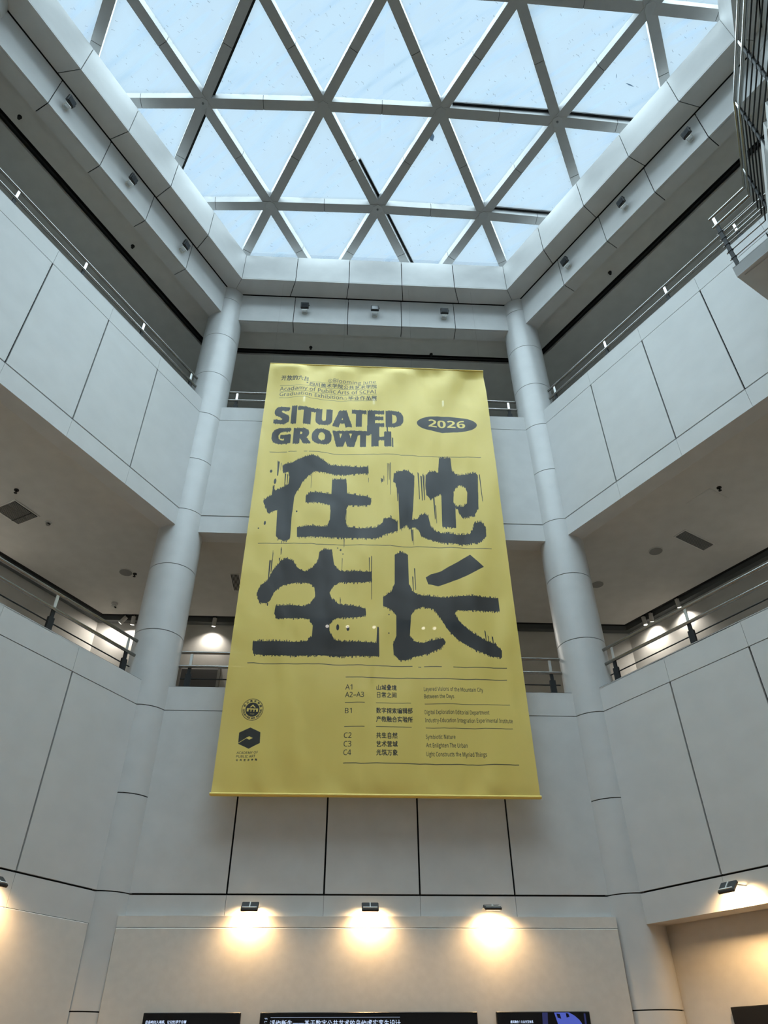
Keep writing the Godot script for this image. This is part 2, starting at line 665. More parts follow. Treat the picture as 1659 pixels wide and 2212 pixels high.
func build_railing(k: int, y0: float, upper: bool) -> void:
	post_meshes()
	var where: String = {0: "behind the yellow banner", 1: "of the side below the stair landing", 5: "of the side facing the stair landing"}[k]
	var r := thing("railing", "steel post and bar railing on the %s parapet %s" % ["upper" if upper else "lower", where], "railing", side_xf(k) * at(0, y0, -APO - 0.22), "railings on the gallery parapets")
	rod("top_rail", Vector3(-2.98, 0.66, 0), Vector3(2.98, 0.66, 0), 0.024, M.steel, r, 20)
	rod("middle_rail", Vector3(-3.02, 0.423, 0.01), Vector3(3.02, 0.423, 0.01), 0.024, M.steel, r, 20)
	rod("thin_bar", Vector3(-2.9, 0.227, 0.0), Vector3(2.9, 0.227, 0.0), 0.009, M.black, r, 10)
	rod("thin_bar", Vector3(-2.9, 0.05, 0.0), Vector3(2.9, 0.05, 0.0), 0.009, M.black, r, 10)
	for x in [-2.78, -1.42, 0.0, 1.42, 2.78]:
		var p := part("post", box(0.045, 0.25, 0.014, 0.003), M.bright_steel, r, at(x, 0.53, 0))
		part("mount", meshes["mount"], M.black, p, at(0, -0.53, 0))
		part("mount_neck", box(0.05, 0.13, 0.03), M.black, p, at(0, -0.17, 0))


# ---------------------------------------------------------------- lamps
func build_ring_lamps(k: int) -> void:
	var labels: Array = {0: ["unlit dark floodlight on the ring beam above the banner heading", "unlit dark floodlight on the ring beam above the middle of the banner", "unlit dark floodlight on the ring beam above the banner's oval year mark"],
		1: ["unlit floodlight on the ring beam on the stair side, nearest the banner", "unlit floodlight on the ring beam on the stair side, middle of three", "unlit floodlight on the ring beam closest to the stair railing"],
		5: ["unlit floodlight on the ring beam facing the stair, farthest from the banner", "unlit floodlight on the ring beam facing the stair, middle of three", "unlit floodlight on the ring beam facing the stair, nearest the banner"]}[k]
	var tilts := {0: [0.05, -0.25, -0.1], 1: [0.1, 0.0, -0.05], 5: [0.0, 0.1, 0.05]}
	for i in 3:
		var x := -1.56 + 1.56 * i
		var f := thing("floodlight", labels[i], "floodlight", side_xf(k) * at(x, 14.98, -APO), "unlit floodlights on the ring beam")
		part("base_plate", box(0.10, 0.05, 0.012), M.bracket, f, at(0, -0.06, 0.006))
		part("bracket_arm", box(0.012, 0.02, 0.10), M.bracket, f, at(-0.05, -0.058, 0.055))
		part("bracket_arm", box(0.012, 0.02, 0.10), M.bracket, f, at(0.05, -0.058, 0.055))
		part("bracket_bar", box(0.11, 0.022, 0.010), M.bracket, f, at(0, -0.058, 0.105))
		var turn := Basis(Vector3.RIGHT, 0.30 + tilts[k][i]) * Basis(Vector3.UP, 0.25 if k == 5 else (-0.15 if k == 1 else 0.0))
		var body := part("housing", box(0.18, 0.15, 0.055, 0.010), M.lamp_body, f, at(0, 0.055, 0.125, turn))
		part("front_glass", box(0.135, 0.095, 0.006), M.lamp_glass, body, at(0, -0.008, 0.031))
		part("fin", box(0.15, 0.012, 0.02), M.lamp_body, body, at(0, 0.03, -0.038))
		part("fin", box(0.15, 0.012, 0.02), M.lamp_body, body, at(0, -0.03, -0.038))
		part("side_knob", cyl(0.014, 0.02, 10), M.lamp_body, body, at(0.094, 0.01, 0, Basis(Vector3.BACK, PI / 2)))


const WARM_ENERGY := 2.7

func build_wall_lamps() -> void:
	var spots := [[0, -1.475, 0.25, "lit warm floodlight above the small screen with two slanted text lines"], [0, -0.03, 0.2, "lit warm floodlight above the wide middle screen"], [0, 1.46, -0.12, "lit warm floodlight tilted up above the screen with a blue shape"],
		[1, -1.62, 0.3, "lit warm floodlight above the blank screen on the recessed wall"], [1, -0.1, 0.2, "lit warm floodlight above the far half of the recessed wall"],
		[5, 1.44, 0.2, "lit warm floodlight above the plain white display wall near the column"], [5, -0.05, 0.2, "lit warm floodlight above the plain white display wall"]]
	for s in spots:
		var f := thing("wall_floodlight", s[3], "floodlight", side_xf(s[0]) * at(s[1], 3.16, -APO), "lit warm floodlights over the ground floor walls")
		part("base_plate", box(0.09, 0.04, 0.012), M.bracket, f, at(0, 0.02, 0.006))
		part("bracket_arm", box(0.014, 0.012, 0.20), M.bracket, f, at(-0.085, 0.02, 0.10))
		part("bracket_arm", box(0.014, 0.012, 0.20), M.bracket, f, at(0.085, 0.02, 0.10))
		part("bracket_bar", box(0.18, 0.016, 0.012), M.bracket, f, at(0, 0.02, 0.012))
		# housing hangs out from the wall and shines down and back at it
		var tilt := Basis(Vector3.RIGHT, 0.45 + s[2])
		var body := part("housing", box(0.205, 0.035, 0.155, 0.008), M.lamp_body, f, at(0, 0.0, 0.21, tilt))
		part("rib", box(0.012, 0.012, 0.12), M.bracket, body, at(0, 0.022, 0))
		part("rear_bar", box(0.17, 0.012, 0.014), M.bracket, body, at(0, 0.022, 0.05))
		part("lamp_lens", box(0.165, 0.004, 0.115), M.warm_lens, body, at(0, -0.020, 0))
		var l := SpotLight3D.new()
		l.name = "lamp_light"
		l.light_color = Color(1.0, 0.82, 0.58)
		l.light_energy = WARM_ENERGY
		l.light_size = 0.05
		l.spot_angle = 78.0
		l.spot_angle_attenuation = 0.7
		l.spot_range = 15.0
		l.spot_attenuation = 2.0
		l.shadow_enabled = true
		body.add_child(l)
		l.transform = Transform3D(Basis(Vector3.RIGHT, -PI / 2), Vector3(0, -0.028, 0))


func build_track_lights() -> void:
	# small cylinder spotlights hanging from the track slot of the lower gallery: side, x, swing, nod
	var heads := [[1, -4.31, 0.1, -0.10, "white cylinder spotlight pointing straight down beside its twin in the gallery track"], [1, -4.13, 0.8, -0.5, "white cylinder spotlight swung sideways beside its twin in the gallery track"], [1, -3.47, 0.4, -0.35, "single white cylinder spotlight alone on its stretch of gallery track"],
		[0, -4.93, 1.3, -0.75, "white cylinder spotlight swung towards the track corner, in a pair opposite the stair side", 0.8], [0, -4.75, 0.3, -0.4, "white cylinder spotlight hanging steeper of a pair near the track corner"], [0, -3.12, 0.3, -0.3, "white cylinder spotlight on the track between a column and the banner"],
		[0, -0.84, 0.3, 0.5, "small lit spotlight glowing faintly through the yellow banner"], [0, -0.43, 0.3, 0.5, "small lit spotlight glowing faintly through the yellow banner"], [0, 0.12, 0.2, 0.5, "small lit spotlight glowing faintly through the yellow banner"], [0, 1.13, 0.2, 0.5, "small lit spotlight glowing faintly through the yellow banner"], [0, 1.36, 0.2, 0.5, "small lit spotlight glowing faintly through the yellow banner"]]
	# unseen heads added farther along the tracks, out of view, to brighten the gallery
	for x in [2.0, 0.7, -0.6, -1.9]:
		heads.append([5, x, 0.0, -0.35, "added unseen cylinder spotlight farther along the gallery track facing the stair", 2.6])
	for x in [-0.8, 0.5, 1.8]:
		heads.append([1, x, 0.0, -0.35, "added unseen cylinder spotlight farther along the gallery track on the stair side", 2.2])
	for h in heads:
		var out: float = SLOT[h[0]] + 0.05
		var t := thing("track_spotlight", h[4], "spotlight", side_xf(h[0]) * at(h[1], 8.95, -out), "spotlights on the gallery track")
		part("adapter", box(0.09, 0.03, 0.03), M.black, t, at(0, -0.01, 0))
		part("stem", cyl(0.01, 0.06, 8), M.track_body, t, at(0, -0.05, 0))
		var b := Basis(Vector3.UP, h[2]) * Basis(Vector3.RIGHT, -h[3])
		var body := part("housing", cyl(0.042, 0.17, 24), M.track_body, t, Transform3D(b, Vector3(0, -0.10, 0) + b * Vector3(0, -0.03, 0)))
		part("lamp_lens", cyl(0.036, 0.006, 24), M.track_lens, body, at(0, -0.087, 0))
		var l := SpotLight3D.new()
		l.name = "track_light"
		l.light_color = Color(1.0, 0.97, 0.92)
		l.light_energy = h[5] if h.size() > 5 else 0.8
		l.light_size = 0.03
		l.spot_angle = 64.0
		l.spot_angle_attenuation = 0.8
		l.spot_range = 12.0
		l.spot_attenuation = 2.0
		l.shadow_enabled = true
		body.add_child(l)
		l.transform = Transform3D(Basis(Vector3.RIGHT, -PI / 2), Vector3(0, -0.095, 0))


# ---------------------------------------------------------------- stair and landing
const LANDING_Y := 10.34

func build_stair() -> void:
	var a := Vector2(4.790, -1.104)        # free corner of the landing
	var b := Vector2(5.093, -0.578)        # where the railing bends
	var go := Vector2(-0.5, 0.8660254)     # down the flight
	var out := Vector2(0.8660254, 0.5)     # towards the wall beside the flight
	var p2 := b + go * 1.31
	var wide := APO - 4.122
	var s := thing("staircase", "white staircase with sawtooth side, jutting landing and black and steel bar railing", "staircase")
	var wall_point := a + Vector2(0.8660254, -0.5) * (APO - 4.70)
	# two convex halves that meet along the line from the bend to the corner of the room
	for half in [[a, b, Vector2(6.17, 0.0), Vector2(6.17, -0.40), wall_point], [b, p2, p2 + out * wide, Vector2(6.17, 0.40), Vector2(6.17, 0.0)]]:
		var middle: Vector2 = half.reduce(func(x, y): return x + y) / 5.0
		part("landing", prism(half, LANDING_Y - 0.19, LANDING_Y - 0.005), M.panel, s)
		part("landing_floor", prism(half, LANDING_Y - 0.005, LANDING_Y + 0.015), M.tread, s)
		part("landing_soffit", prism(half.map(func(p): return p + (middle - p).normalized() * 0.10), LANDING_Y - 0.205, LANDING_Y - 0.19), M.panel, s)
	var rise := 0.15
	var run := 0.32
	var steps := 11
	for i in steps:
		var q0 := p2 + go * (run * i)
		var q1 := p2 + go * (run * (i + 1))
		var top := LANDING_Y + 0.13 - rise * (i + 1)
		var lip := part("step", prism([q0, q1, q1 + out * wide, q0 + out * wide], top - 0.15, top - 0.02), M.panel, s)
		part("tread", prism([q0 + out * 0.03, q1 + out * 0.03 + go * 0.02, q1 + out * wide + go * 0.02, q0 + out * wide], top - 0.02, top), M.tread, lip)
	# closed string under the steps
	var st := SurfaceTool.new()
	st.begin(Mesh.PRIMITIVE_TRIANGLES)
	var e := p2 + go * (run * steps)
	var y_a := LANDING_Y - 0.19
	var y_b := LANDING_Y - rise * steps
	var v := func(p: Vector2, y: float) -> Vector3: return Vector3(p.x, y, p.y)
	var mid: Vector3 = v.call((p2 + e) * 0.5 + out * wide * 0.5, (y_a + y_b) * 0.5 - 0.25)
	var o2 := p2 + out * wide
	var e2 := e + out * wide
	quad(st, v.call(p2, y_a + 0.02), v.call(e, y_b - 0.03), v.call(e, y_b - 0.28), v.call(p2, y_a - 0.26), mid)
	quad(st, v.call(o2, y_a + 0.02), v.call(e2, y_b - 0.03), v.call(e2, y_b - 0.28), v.call(o2, y_a - 0.26), mid)
	quad(st, v.call(p2, y_a - 0.26), v.call(e, y_b - 0.28), v.call(e2, y_b - 0.28), v.call(o2, y_a - 0.26), mid)
	quad(st, v.call(p2, y_a + 0.02), v.call(e, y_b - 0.03), v.call(e2, y_b - 0.03), v.call(o2, y_a + 0.02), mid)
	quad(st, v.call(p2, y_a + 0.02), v.call(p2, y_a - 0.26), v.call(o2, y_a - 0.26), v.call(o2, y_a + 0.02), mid)
	quad(st, v.call(e, y_b - 0.03), v.call(e, y_b - 0.28), v.call(e2, y_b - 0.28), v.call(e2, y_b - 0.03), mid)
	st.generate_normals()
	part("string", st.commit(), M.panel, s)
	# upstand along the open edges of the landing
	for e_ in [[a, b], [b, p2]]:
		var dir: Vector2 = (e_[1] - e_[0]).normalized()
		var inw := Vector2(-dir.y, dir.x)
		if inw.dot(Vector2(5.9, 0.0) - e_[0]) < 0:
			inw = -inw
		var hi_y := LANDING_Y + (0.02 if e_[0] == a else 0.13)
		part("edge_upstand", prism([e_[0], e_[1], e_[1] + inw * 0.04, e_[0] + inw * 0.04], LANDING_Y - 0.195, hi_y), M.panel, s)
	part("landing_edge_beam", prism([p2 - go * 0.12, p2, p2 + out * wide, p2 + out * wide - go * 0.12], LANDING_Y - 0.46, LANDING_Y - 0.19), M.panel, s)
	part("lower_landing", prism([e, e + go * 0.9, e2 + go * 0.9, e2], y_b - 0.22, y_b), M.panel, s)

	# railing: level along the landing, then down the flight
	var r := s
	var heights := [1.22, 1.0, 0.82, 0.66, 0.50, 0.34, 0.18]
	var ins := out * 0.02
	var line := [a + ins, b + ins, p2 + ins, e + ins]
	var base := [LANDING_Y, LANDING_Y, LANDING_Y, LANDING_Y - rise * steps]
	for hi in heights.size():
		var h: float = heights[hi]
		for i in 3:
			var u := Vector3(line[i].x, base[i] + h, line[i].y)
			var w := Vector3(line[i + 1].x, base[i + 1] + h, line[i + 1].y)
			var n: String = "top_rail" if hi == 0 else ("second_rail" if hi == 1 else "thin_bar")
			rod(n, u, w, 0.025 if hi < 2 else 0.010, M.steel if hi < 2 or i == 0 else M.black, r, 16 if hi < 2 else 8)
	var spots := [[a.lerp(b, 0.10), LANDING_Y], [b + go * 0.30, LANDING_Y], [b + go * 1.29, LANDING_Y], [p2 + go * 0.95, LANDING_Y - rise / run * 0.95], [p2 + go * 1.95, LANDING_Y - rise / run * 1.95], [p2 + go * 2.95, LANDING_Y - rise / run * 2.95]]
	for i in spots.size():
		var q: Vector2 = spots[i][0] + ins
		var turn := Basis(Vector3.UP, -PI / 3.0 if i == 0 else -PI * 2.0 / 3.0)
		var p := part("post", box(0.045, 0.26, 0.014, 0.003), M.bright_steel, r, at(q.x, spots[i][1] + 1.09, q.y, turn))
		part("mount", box(0.055, 0.98, 0.025, 0.004), M.black, p, at(0, -0.60, 0))
		for hi in range(2, heights.size()):
			part("bar_clamp", box(0.075, 0.024, 0.036, 0.003), M.black, p, at(0, heights[hi] - 1.09, 0))


# ---------------------------------------------------------------- ceiling fittings
func build_ceiling_fittings() -> void:
	var y1 := 8.93
	var y2 := 14.66
	# square return air grille
	var g := thing("air_grille", "square grey louvred air grille in the ceiling facing the stair", "grille", side_xf(5) * at(1.60, y1, -7.77))
	part("frame", box(0.52, 0.012, 0.52, 0.004), M.white_plastic, g, at(0, -0.006, 0))
	part("backing", box(0.46, 0.006, 0.46), M.dark_grille, g, at(0, -0.014, 0))
	for i in 15:
		part("slat", box(0.46, 0.008, 0.020), M.grille, g, at(0, -0.020, -0.21 + 0.03 * i, Basis(Vector3.RIGHT, 0.4)))
	part("divider", box(0.014, 0.012, 0.46), M.dark_grille, g, at(0.11, -0.022, 0))
	var b := thing("air_grille", "narrow slotted air grille in the ceiling beside the banner edge", "grille", side_xf(0) * at(-2.54, y1, -7.28))
	part("frame", box(0.20, 0.012, 0.62, 0.004), M.white_plastic, b, at(0, -0.006, 0))
	for i in 6:
		part("slot", box(0.014, 0.006, 0.56), M.dark_grille, b, at(-0.0625 + 0.025 * i, -0.014, 0))
	var v := thing("air_grille", "long dark grey air vent in the ceiling below the stair landing side", "grille", side_xf(1) * at(-1.99, y1, -7.66))
	part("frame", box(0.26, 0.012, 0.80, 0.004), M.white_plastic, v, at(0, -0.006, 0))
	part("backing", box(0.21, 0.006, 0.75), M.grille, v, at(0, -0.014, 0))
	for i in 8:
		part("slat", box(0.012, 0.006, 0.75), M.band, v, at(-0.09 + 0.026 * i, -0.019, 0))
	var h := thing("access_hatch", "flush square access hatch in the ceiling near the dark sprinkler", "hatch", side_xf(1) * at(-1.16, y1, -6.92))
	part("hatch_frame", box(0.48, 0.006, 0.48), M.gallery_wall, h, at(0, -0.003, 0))
	part("hatch_door", box(0.45, 0.006, 0.45), M.ceiling, h, at(0, -0.006, 0))
	for s in [[5, 3.81, 7.45, "round flush ceiling speaker beside a small black sprinkler"], [1, -2.58, 7.35, "round flush ceiling speaker beside the long dark vent"], [1, -3.94, 7.29, "round flush ceiling speaker right behind the column"]]:
		var t := thing("ceiling_speaker", s[3], "speaker", side_xf(s[0]) * at(s[1], y1, -s[2]), "round ceiling speakers")
		part("rim", cyl(0.13, 0.010, 32), M.ceiling, t, at(0, -0.005, 0))
		part("cloth", cyl(0.115, 0.006, 32), M.grille, t, at(0, -0.011, 0))
	for s in [[5, 1.19, 7.30, y1, "black sprinkler head in the ceiling beyond the square grille"], [5, 3.93, 7.34, y1, "black sprinkler head beside a round ceiling speaker"], [1, -0.83, 6.79, y1, "black sprinkler head beside the flush access hatch"],
			[5, -1.85, 6.22, y2, "small black sprinkler head in the upper ceiling, farthest from the banner"], [5, 0.93, 6.21, y2, "small black sprinkler head in the upper ceiling facing the stair"], [1, -1.09, 6.20, y2, "small black sprinkler head in the upper ceiling on the stair side"], [0, -1.43, 6.30, y2, "small black sprinkler head in the upper ceiling above the banner heading"], [0, 1.34, 6.37, y2, "small black sprinkler head in the upper ceiling above the banner's year mark"]]:
		var t := thing("sprinkler", s[4], "sprinkler", side_xf(s[0]) * at(s[1], s[3], -s[2]), "ceiling sprinklers")
		part("rose", cyl(0.038, 0.012, 16), M.black, t, at(0, -0.006, 0))
		part("stem", cyl(0.012, 0.05, 10), M.black, t, at(0, -0.035, 0))
		part("deflector", cyl(0.026, 0.005, 16), M.black, t, at(0, -0.062, 0))
	var d := thing("smoke_detector", "small round smoke detector beside the square air grille", "detector", side_xf(5) * at(2.05, y1, -7.53))
	part("base", cyl(0.055, 0.02, 24), M.white_plastic, d, at(0, -0.01, 0))
	part("chamber", cyl(0.03, 0.03, 20, 0.042), M.grille, d, at(0, -0.035, 0))
	part("sensor_window", box(0.05, 0.014, 0.014), M.black, d, at(-0.01, -0.04, 0.034))
	var c := thing("dome_camera", "white dome security camera with black lens near the track corner", "camera", side_xf(5) * at(4.56, y1, -8.44))
	part("base", cyl(0.062, 0.04, 24), M.white_plastic, c, at(0, -0.02, 0))
	var ball := SphereMesh.new()
	ball.radius = 0.048
	ball.height = 0.096
	var bb := part("ball", ball, M.white_plastic, c, at(0, -0.065, 0))
	part("lens", cyl(0.026, 0.02, 20), M.black, bb, at(0.012, -0.026, 0.032, Basis(Vector3.RIGHT, 0.9)))


# ---------------------------------------------------------------- dirt on the glass
func build_debris() -> void:
	var w: Node3D = get_node("window_skylight")
	var strips := [[[-1, -1], [-1, 0], 0.02, 0.98, Vector3(1, 0, 0.3)], [[-1, -1], [-1, -2], 0.05, 0.9, Vector3(1, 0, -0.3)], [[0, -1], [1, -2], 0.55, 0.98, Vector3(1, 0, 0)], [[1, -2], [2, -3], 0.02, 0.98, Vector3(1, 0, 0)],
		[[1, -1], [2, -1], 0.1, 0.98, Vector3(0, 0, 1)], [[2, -1], [3, -1], 0.05, 0.9, Vector3(0, 0, 1)], [[2, -2], [3, -2], 0.05, 0.9, Vector3(0, 0, 1)]]
	for s in strips:
		var a := node_at(s[0][0], s[0][1])
		var b := node_at(s[1][0], s[1][1])
		var p := a.lerp(b, s[2])
		var q := a.lerp(b, s[3])
		var x := (q - p).normalized()
		var z := x.cross(Vector3.UP).normalized()
		if z.dot(s[4]) < 0:
			z = -z
			x = -x
		part("sealant_strip", box(p.distance_to(q), 0.05, 0.05), M.sealant, w, Transform3D(Basis(x, z.cross(x), z), (p + q) * 0.5 + Vector3(0, 0.175, 0) + z * 0.125))
	# leaves and twigs lying on the glass: x, z, length, turn
	var bits := [[1.07, -2.63, 0.22, 1.2, "large brown dead leaf lying on the skylight glass", true], [0.80, -2.72, 0.16, 2.2, "black scrap of torn sealant sticking out beside a beam", true], [4.87, -1.35, 0.20, 0.3, "crooked dark twig on the skylight glass", false], [4.57, -1.22, 0.10, 1.4, "short dark twig on the skylight glass", false], [2.55, -0.36, 0.13, 0.6, "thin dark twig near a skylight node", false], [1.27, -1.95, 0.12, 1.9, "thin dark twig beside a skylight beam", false]]
	for d in bits:
		var y := dome(d[0], d[1]) + 0.205
		var l := thing("dead_leaf" if d[5] else "twig", d[4], "leaf" if d[5] else "twig", at(d[0], y, d[1], Basis(Vector3.UP, d[3])), "debris on the skylight glass")
		var st := SurfaceTool.new()
		st.begin(Mesh.PRIMITIVE_TRIANGLES)
		var wide: float = (0.32 if d[5] else 0.07) * d[2]
		var pts := [Vector2(-0.5, 0), Vector2(-0.25, 0.7), Vector2(0.1, 0.9), Vector2(0.3, 0.45), Vector2(0.5, 0.1), Vector2(0.3, -0.6), Vector2(-0.1, -0.8), Vector2(-0.3, -0.5)]
		var pm := Vector3(0, 0.008, 0)
		for i in pts.size():
			var u := Vector3(pts[i].x * d[2], 0.004, pts[i].y * wide)
			var j := (i + 1) % pts.size()
			var vv := Vector3(pts[j].x * d[2], 0.004, pts[j].y * wide)
			tri(st, u, vv, pm + Vector3(0, 0.014, 0), Vector3(0, 0.008, 0))
			tri(st, u, vv, Vector3(0, 0.001, 0), Vector3(0, 0.008, 0))
		st.generate_normals()
		part("blade", st.commit(), M.leaf if d[5] else M.sealant, l)


# ---------------------------------------------------------------- print: a small rasteriser for lettering
class Canvas:
	var w: int
	var h: int
	var ink: PackedFloat32Array
	var image: Image
	var sx: float
	var sy: float

	func _init(w_: int, h_: int, paper: Color, units: Vector2) -> void:
		w = w_
		h = h_
		sx = w / units.x
		sy = h / units.y
		ink.resize(w * h)
		image = Image.create(w, h, false, Image.FORMAT_RGBA8)
		image.fill(paper)

	func fill(contours: Array) -> void:
		# even-odd fill of outlines in units, four sub-lines a row
		var top := 1e9
		var bottom := -1e9
		for c in contours:
			for p in c:
				top = minf(top, p.y * sy)
				bottom = maxf(bottom, p.y * sy)
		for row in range(maxi(0, int(floor(top))), mini(h - 1, int(floor(bottom))) + 1):
			for sub in 4:
				var y := row + (sub + 0.5) * 0.25
				var xs := PackedFloat32Array()
				for c in contours:
					var n: int = c.size()
					for i in n:
						var a: Vector2 = c[i]
						var b: Vector2 = c[(i + 1) % n]
						var ya := a.y * sy
						var yb := b.y * sy
						if (ya <= y) != (yb <= y):
							xs.append((a.x + (b.x - a.x) * (y - ya) / (yb - ya)) * sx)
				xs.sort()
				for i in range(0, xs.size() - 1, 2):
					var x0 := clampf(xs[i], 0.0, w - 0.001)
					var x1 := clampf(xs[i + 1], 0.0, w - 0.001)
					var i0 := int(x0)
					var i1 := int(x1)
					var at := row * w
					if i0 == i1:
						ink[at + i0] += 0.25 * (x1 - x0)
						continue
					ink[at + i0] += 0.25 * (i0 + 1 - x0)
					for x in range(i0 + 1, i1):
						ink[at + x] += 0.25
					ink[at + i1] += 0.25 * (x1 - i1)

	func stamp(color: Color) -> void:
		for y in h:
			for x in w:
				var a := ink[y * w + x]
				if a > 0.004:
					image.set_pixel(x, y, image.get_pixel(x, y).lerp(color, minf(1.0, a)))
		ink.fill(0.0)

	func line(points: Array, thick: float) -> void:
		# a stroke of even thickness in units of x; y thickness follows the picture's own aspect
		for i in points.size() - 1:
			var a: Vector2 = points[i]
			var b: Vector2 = points[i + 1]
			var d := (b - a).normalized() * thick * 0.5
			var n := Vector2(-d.y, d.x)
			fill([[a - d * 0.6 + n, b + d * 0.6 + n, b + d * 0.6 - n, a - d * 0.6 - n]])

	func bar(x0: float, y0: float, x1: float, y1: float) -> void:
		fill([[Vector2(x0, y0), Vector2(x1, y0), Vector2(x1, y1), Vector2(x0, y1)]])

	func ellipse(cx: float, cy: float, rx: float, ry: float) -> Array:
		var c := []
		for i in 40:
			c.append(Vector2(cx + rx * cos(TAU * i / 40), cy + ry * sin(TAU * i / 40)))
		return c

	func ragged(y0: int, y1: int, most: float, seed_: int) -> void:
		# frays the upper and lower edges of what is drawn between two heights into short upright spikes
		var r := RandomNumberGenerator.new()
		r.seed = seed_
		var src := ink.duplicate()
		var a := int(y0 * sy)
		var b := int(y1 * sy)
		var x := 0
		while x < w:
			var cell := r.randi_range(2, 6)
			var up := int(most * sy * pow(r.randf(), 2.2))
			var down := int(most * sy * pow(r.randf(), 2.2))
			for xx in range(x, mini(w, x + cell)):
				for y in range(a, b):
					var m := maxf(src[y * w + xx], maxf(src[mini(h - 1, y + up) * w + xx], src[maxi(0, y - down) * w + xx]))
					ink[y * w + xx] = m
			x += cell


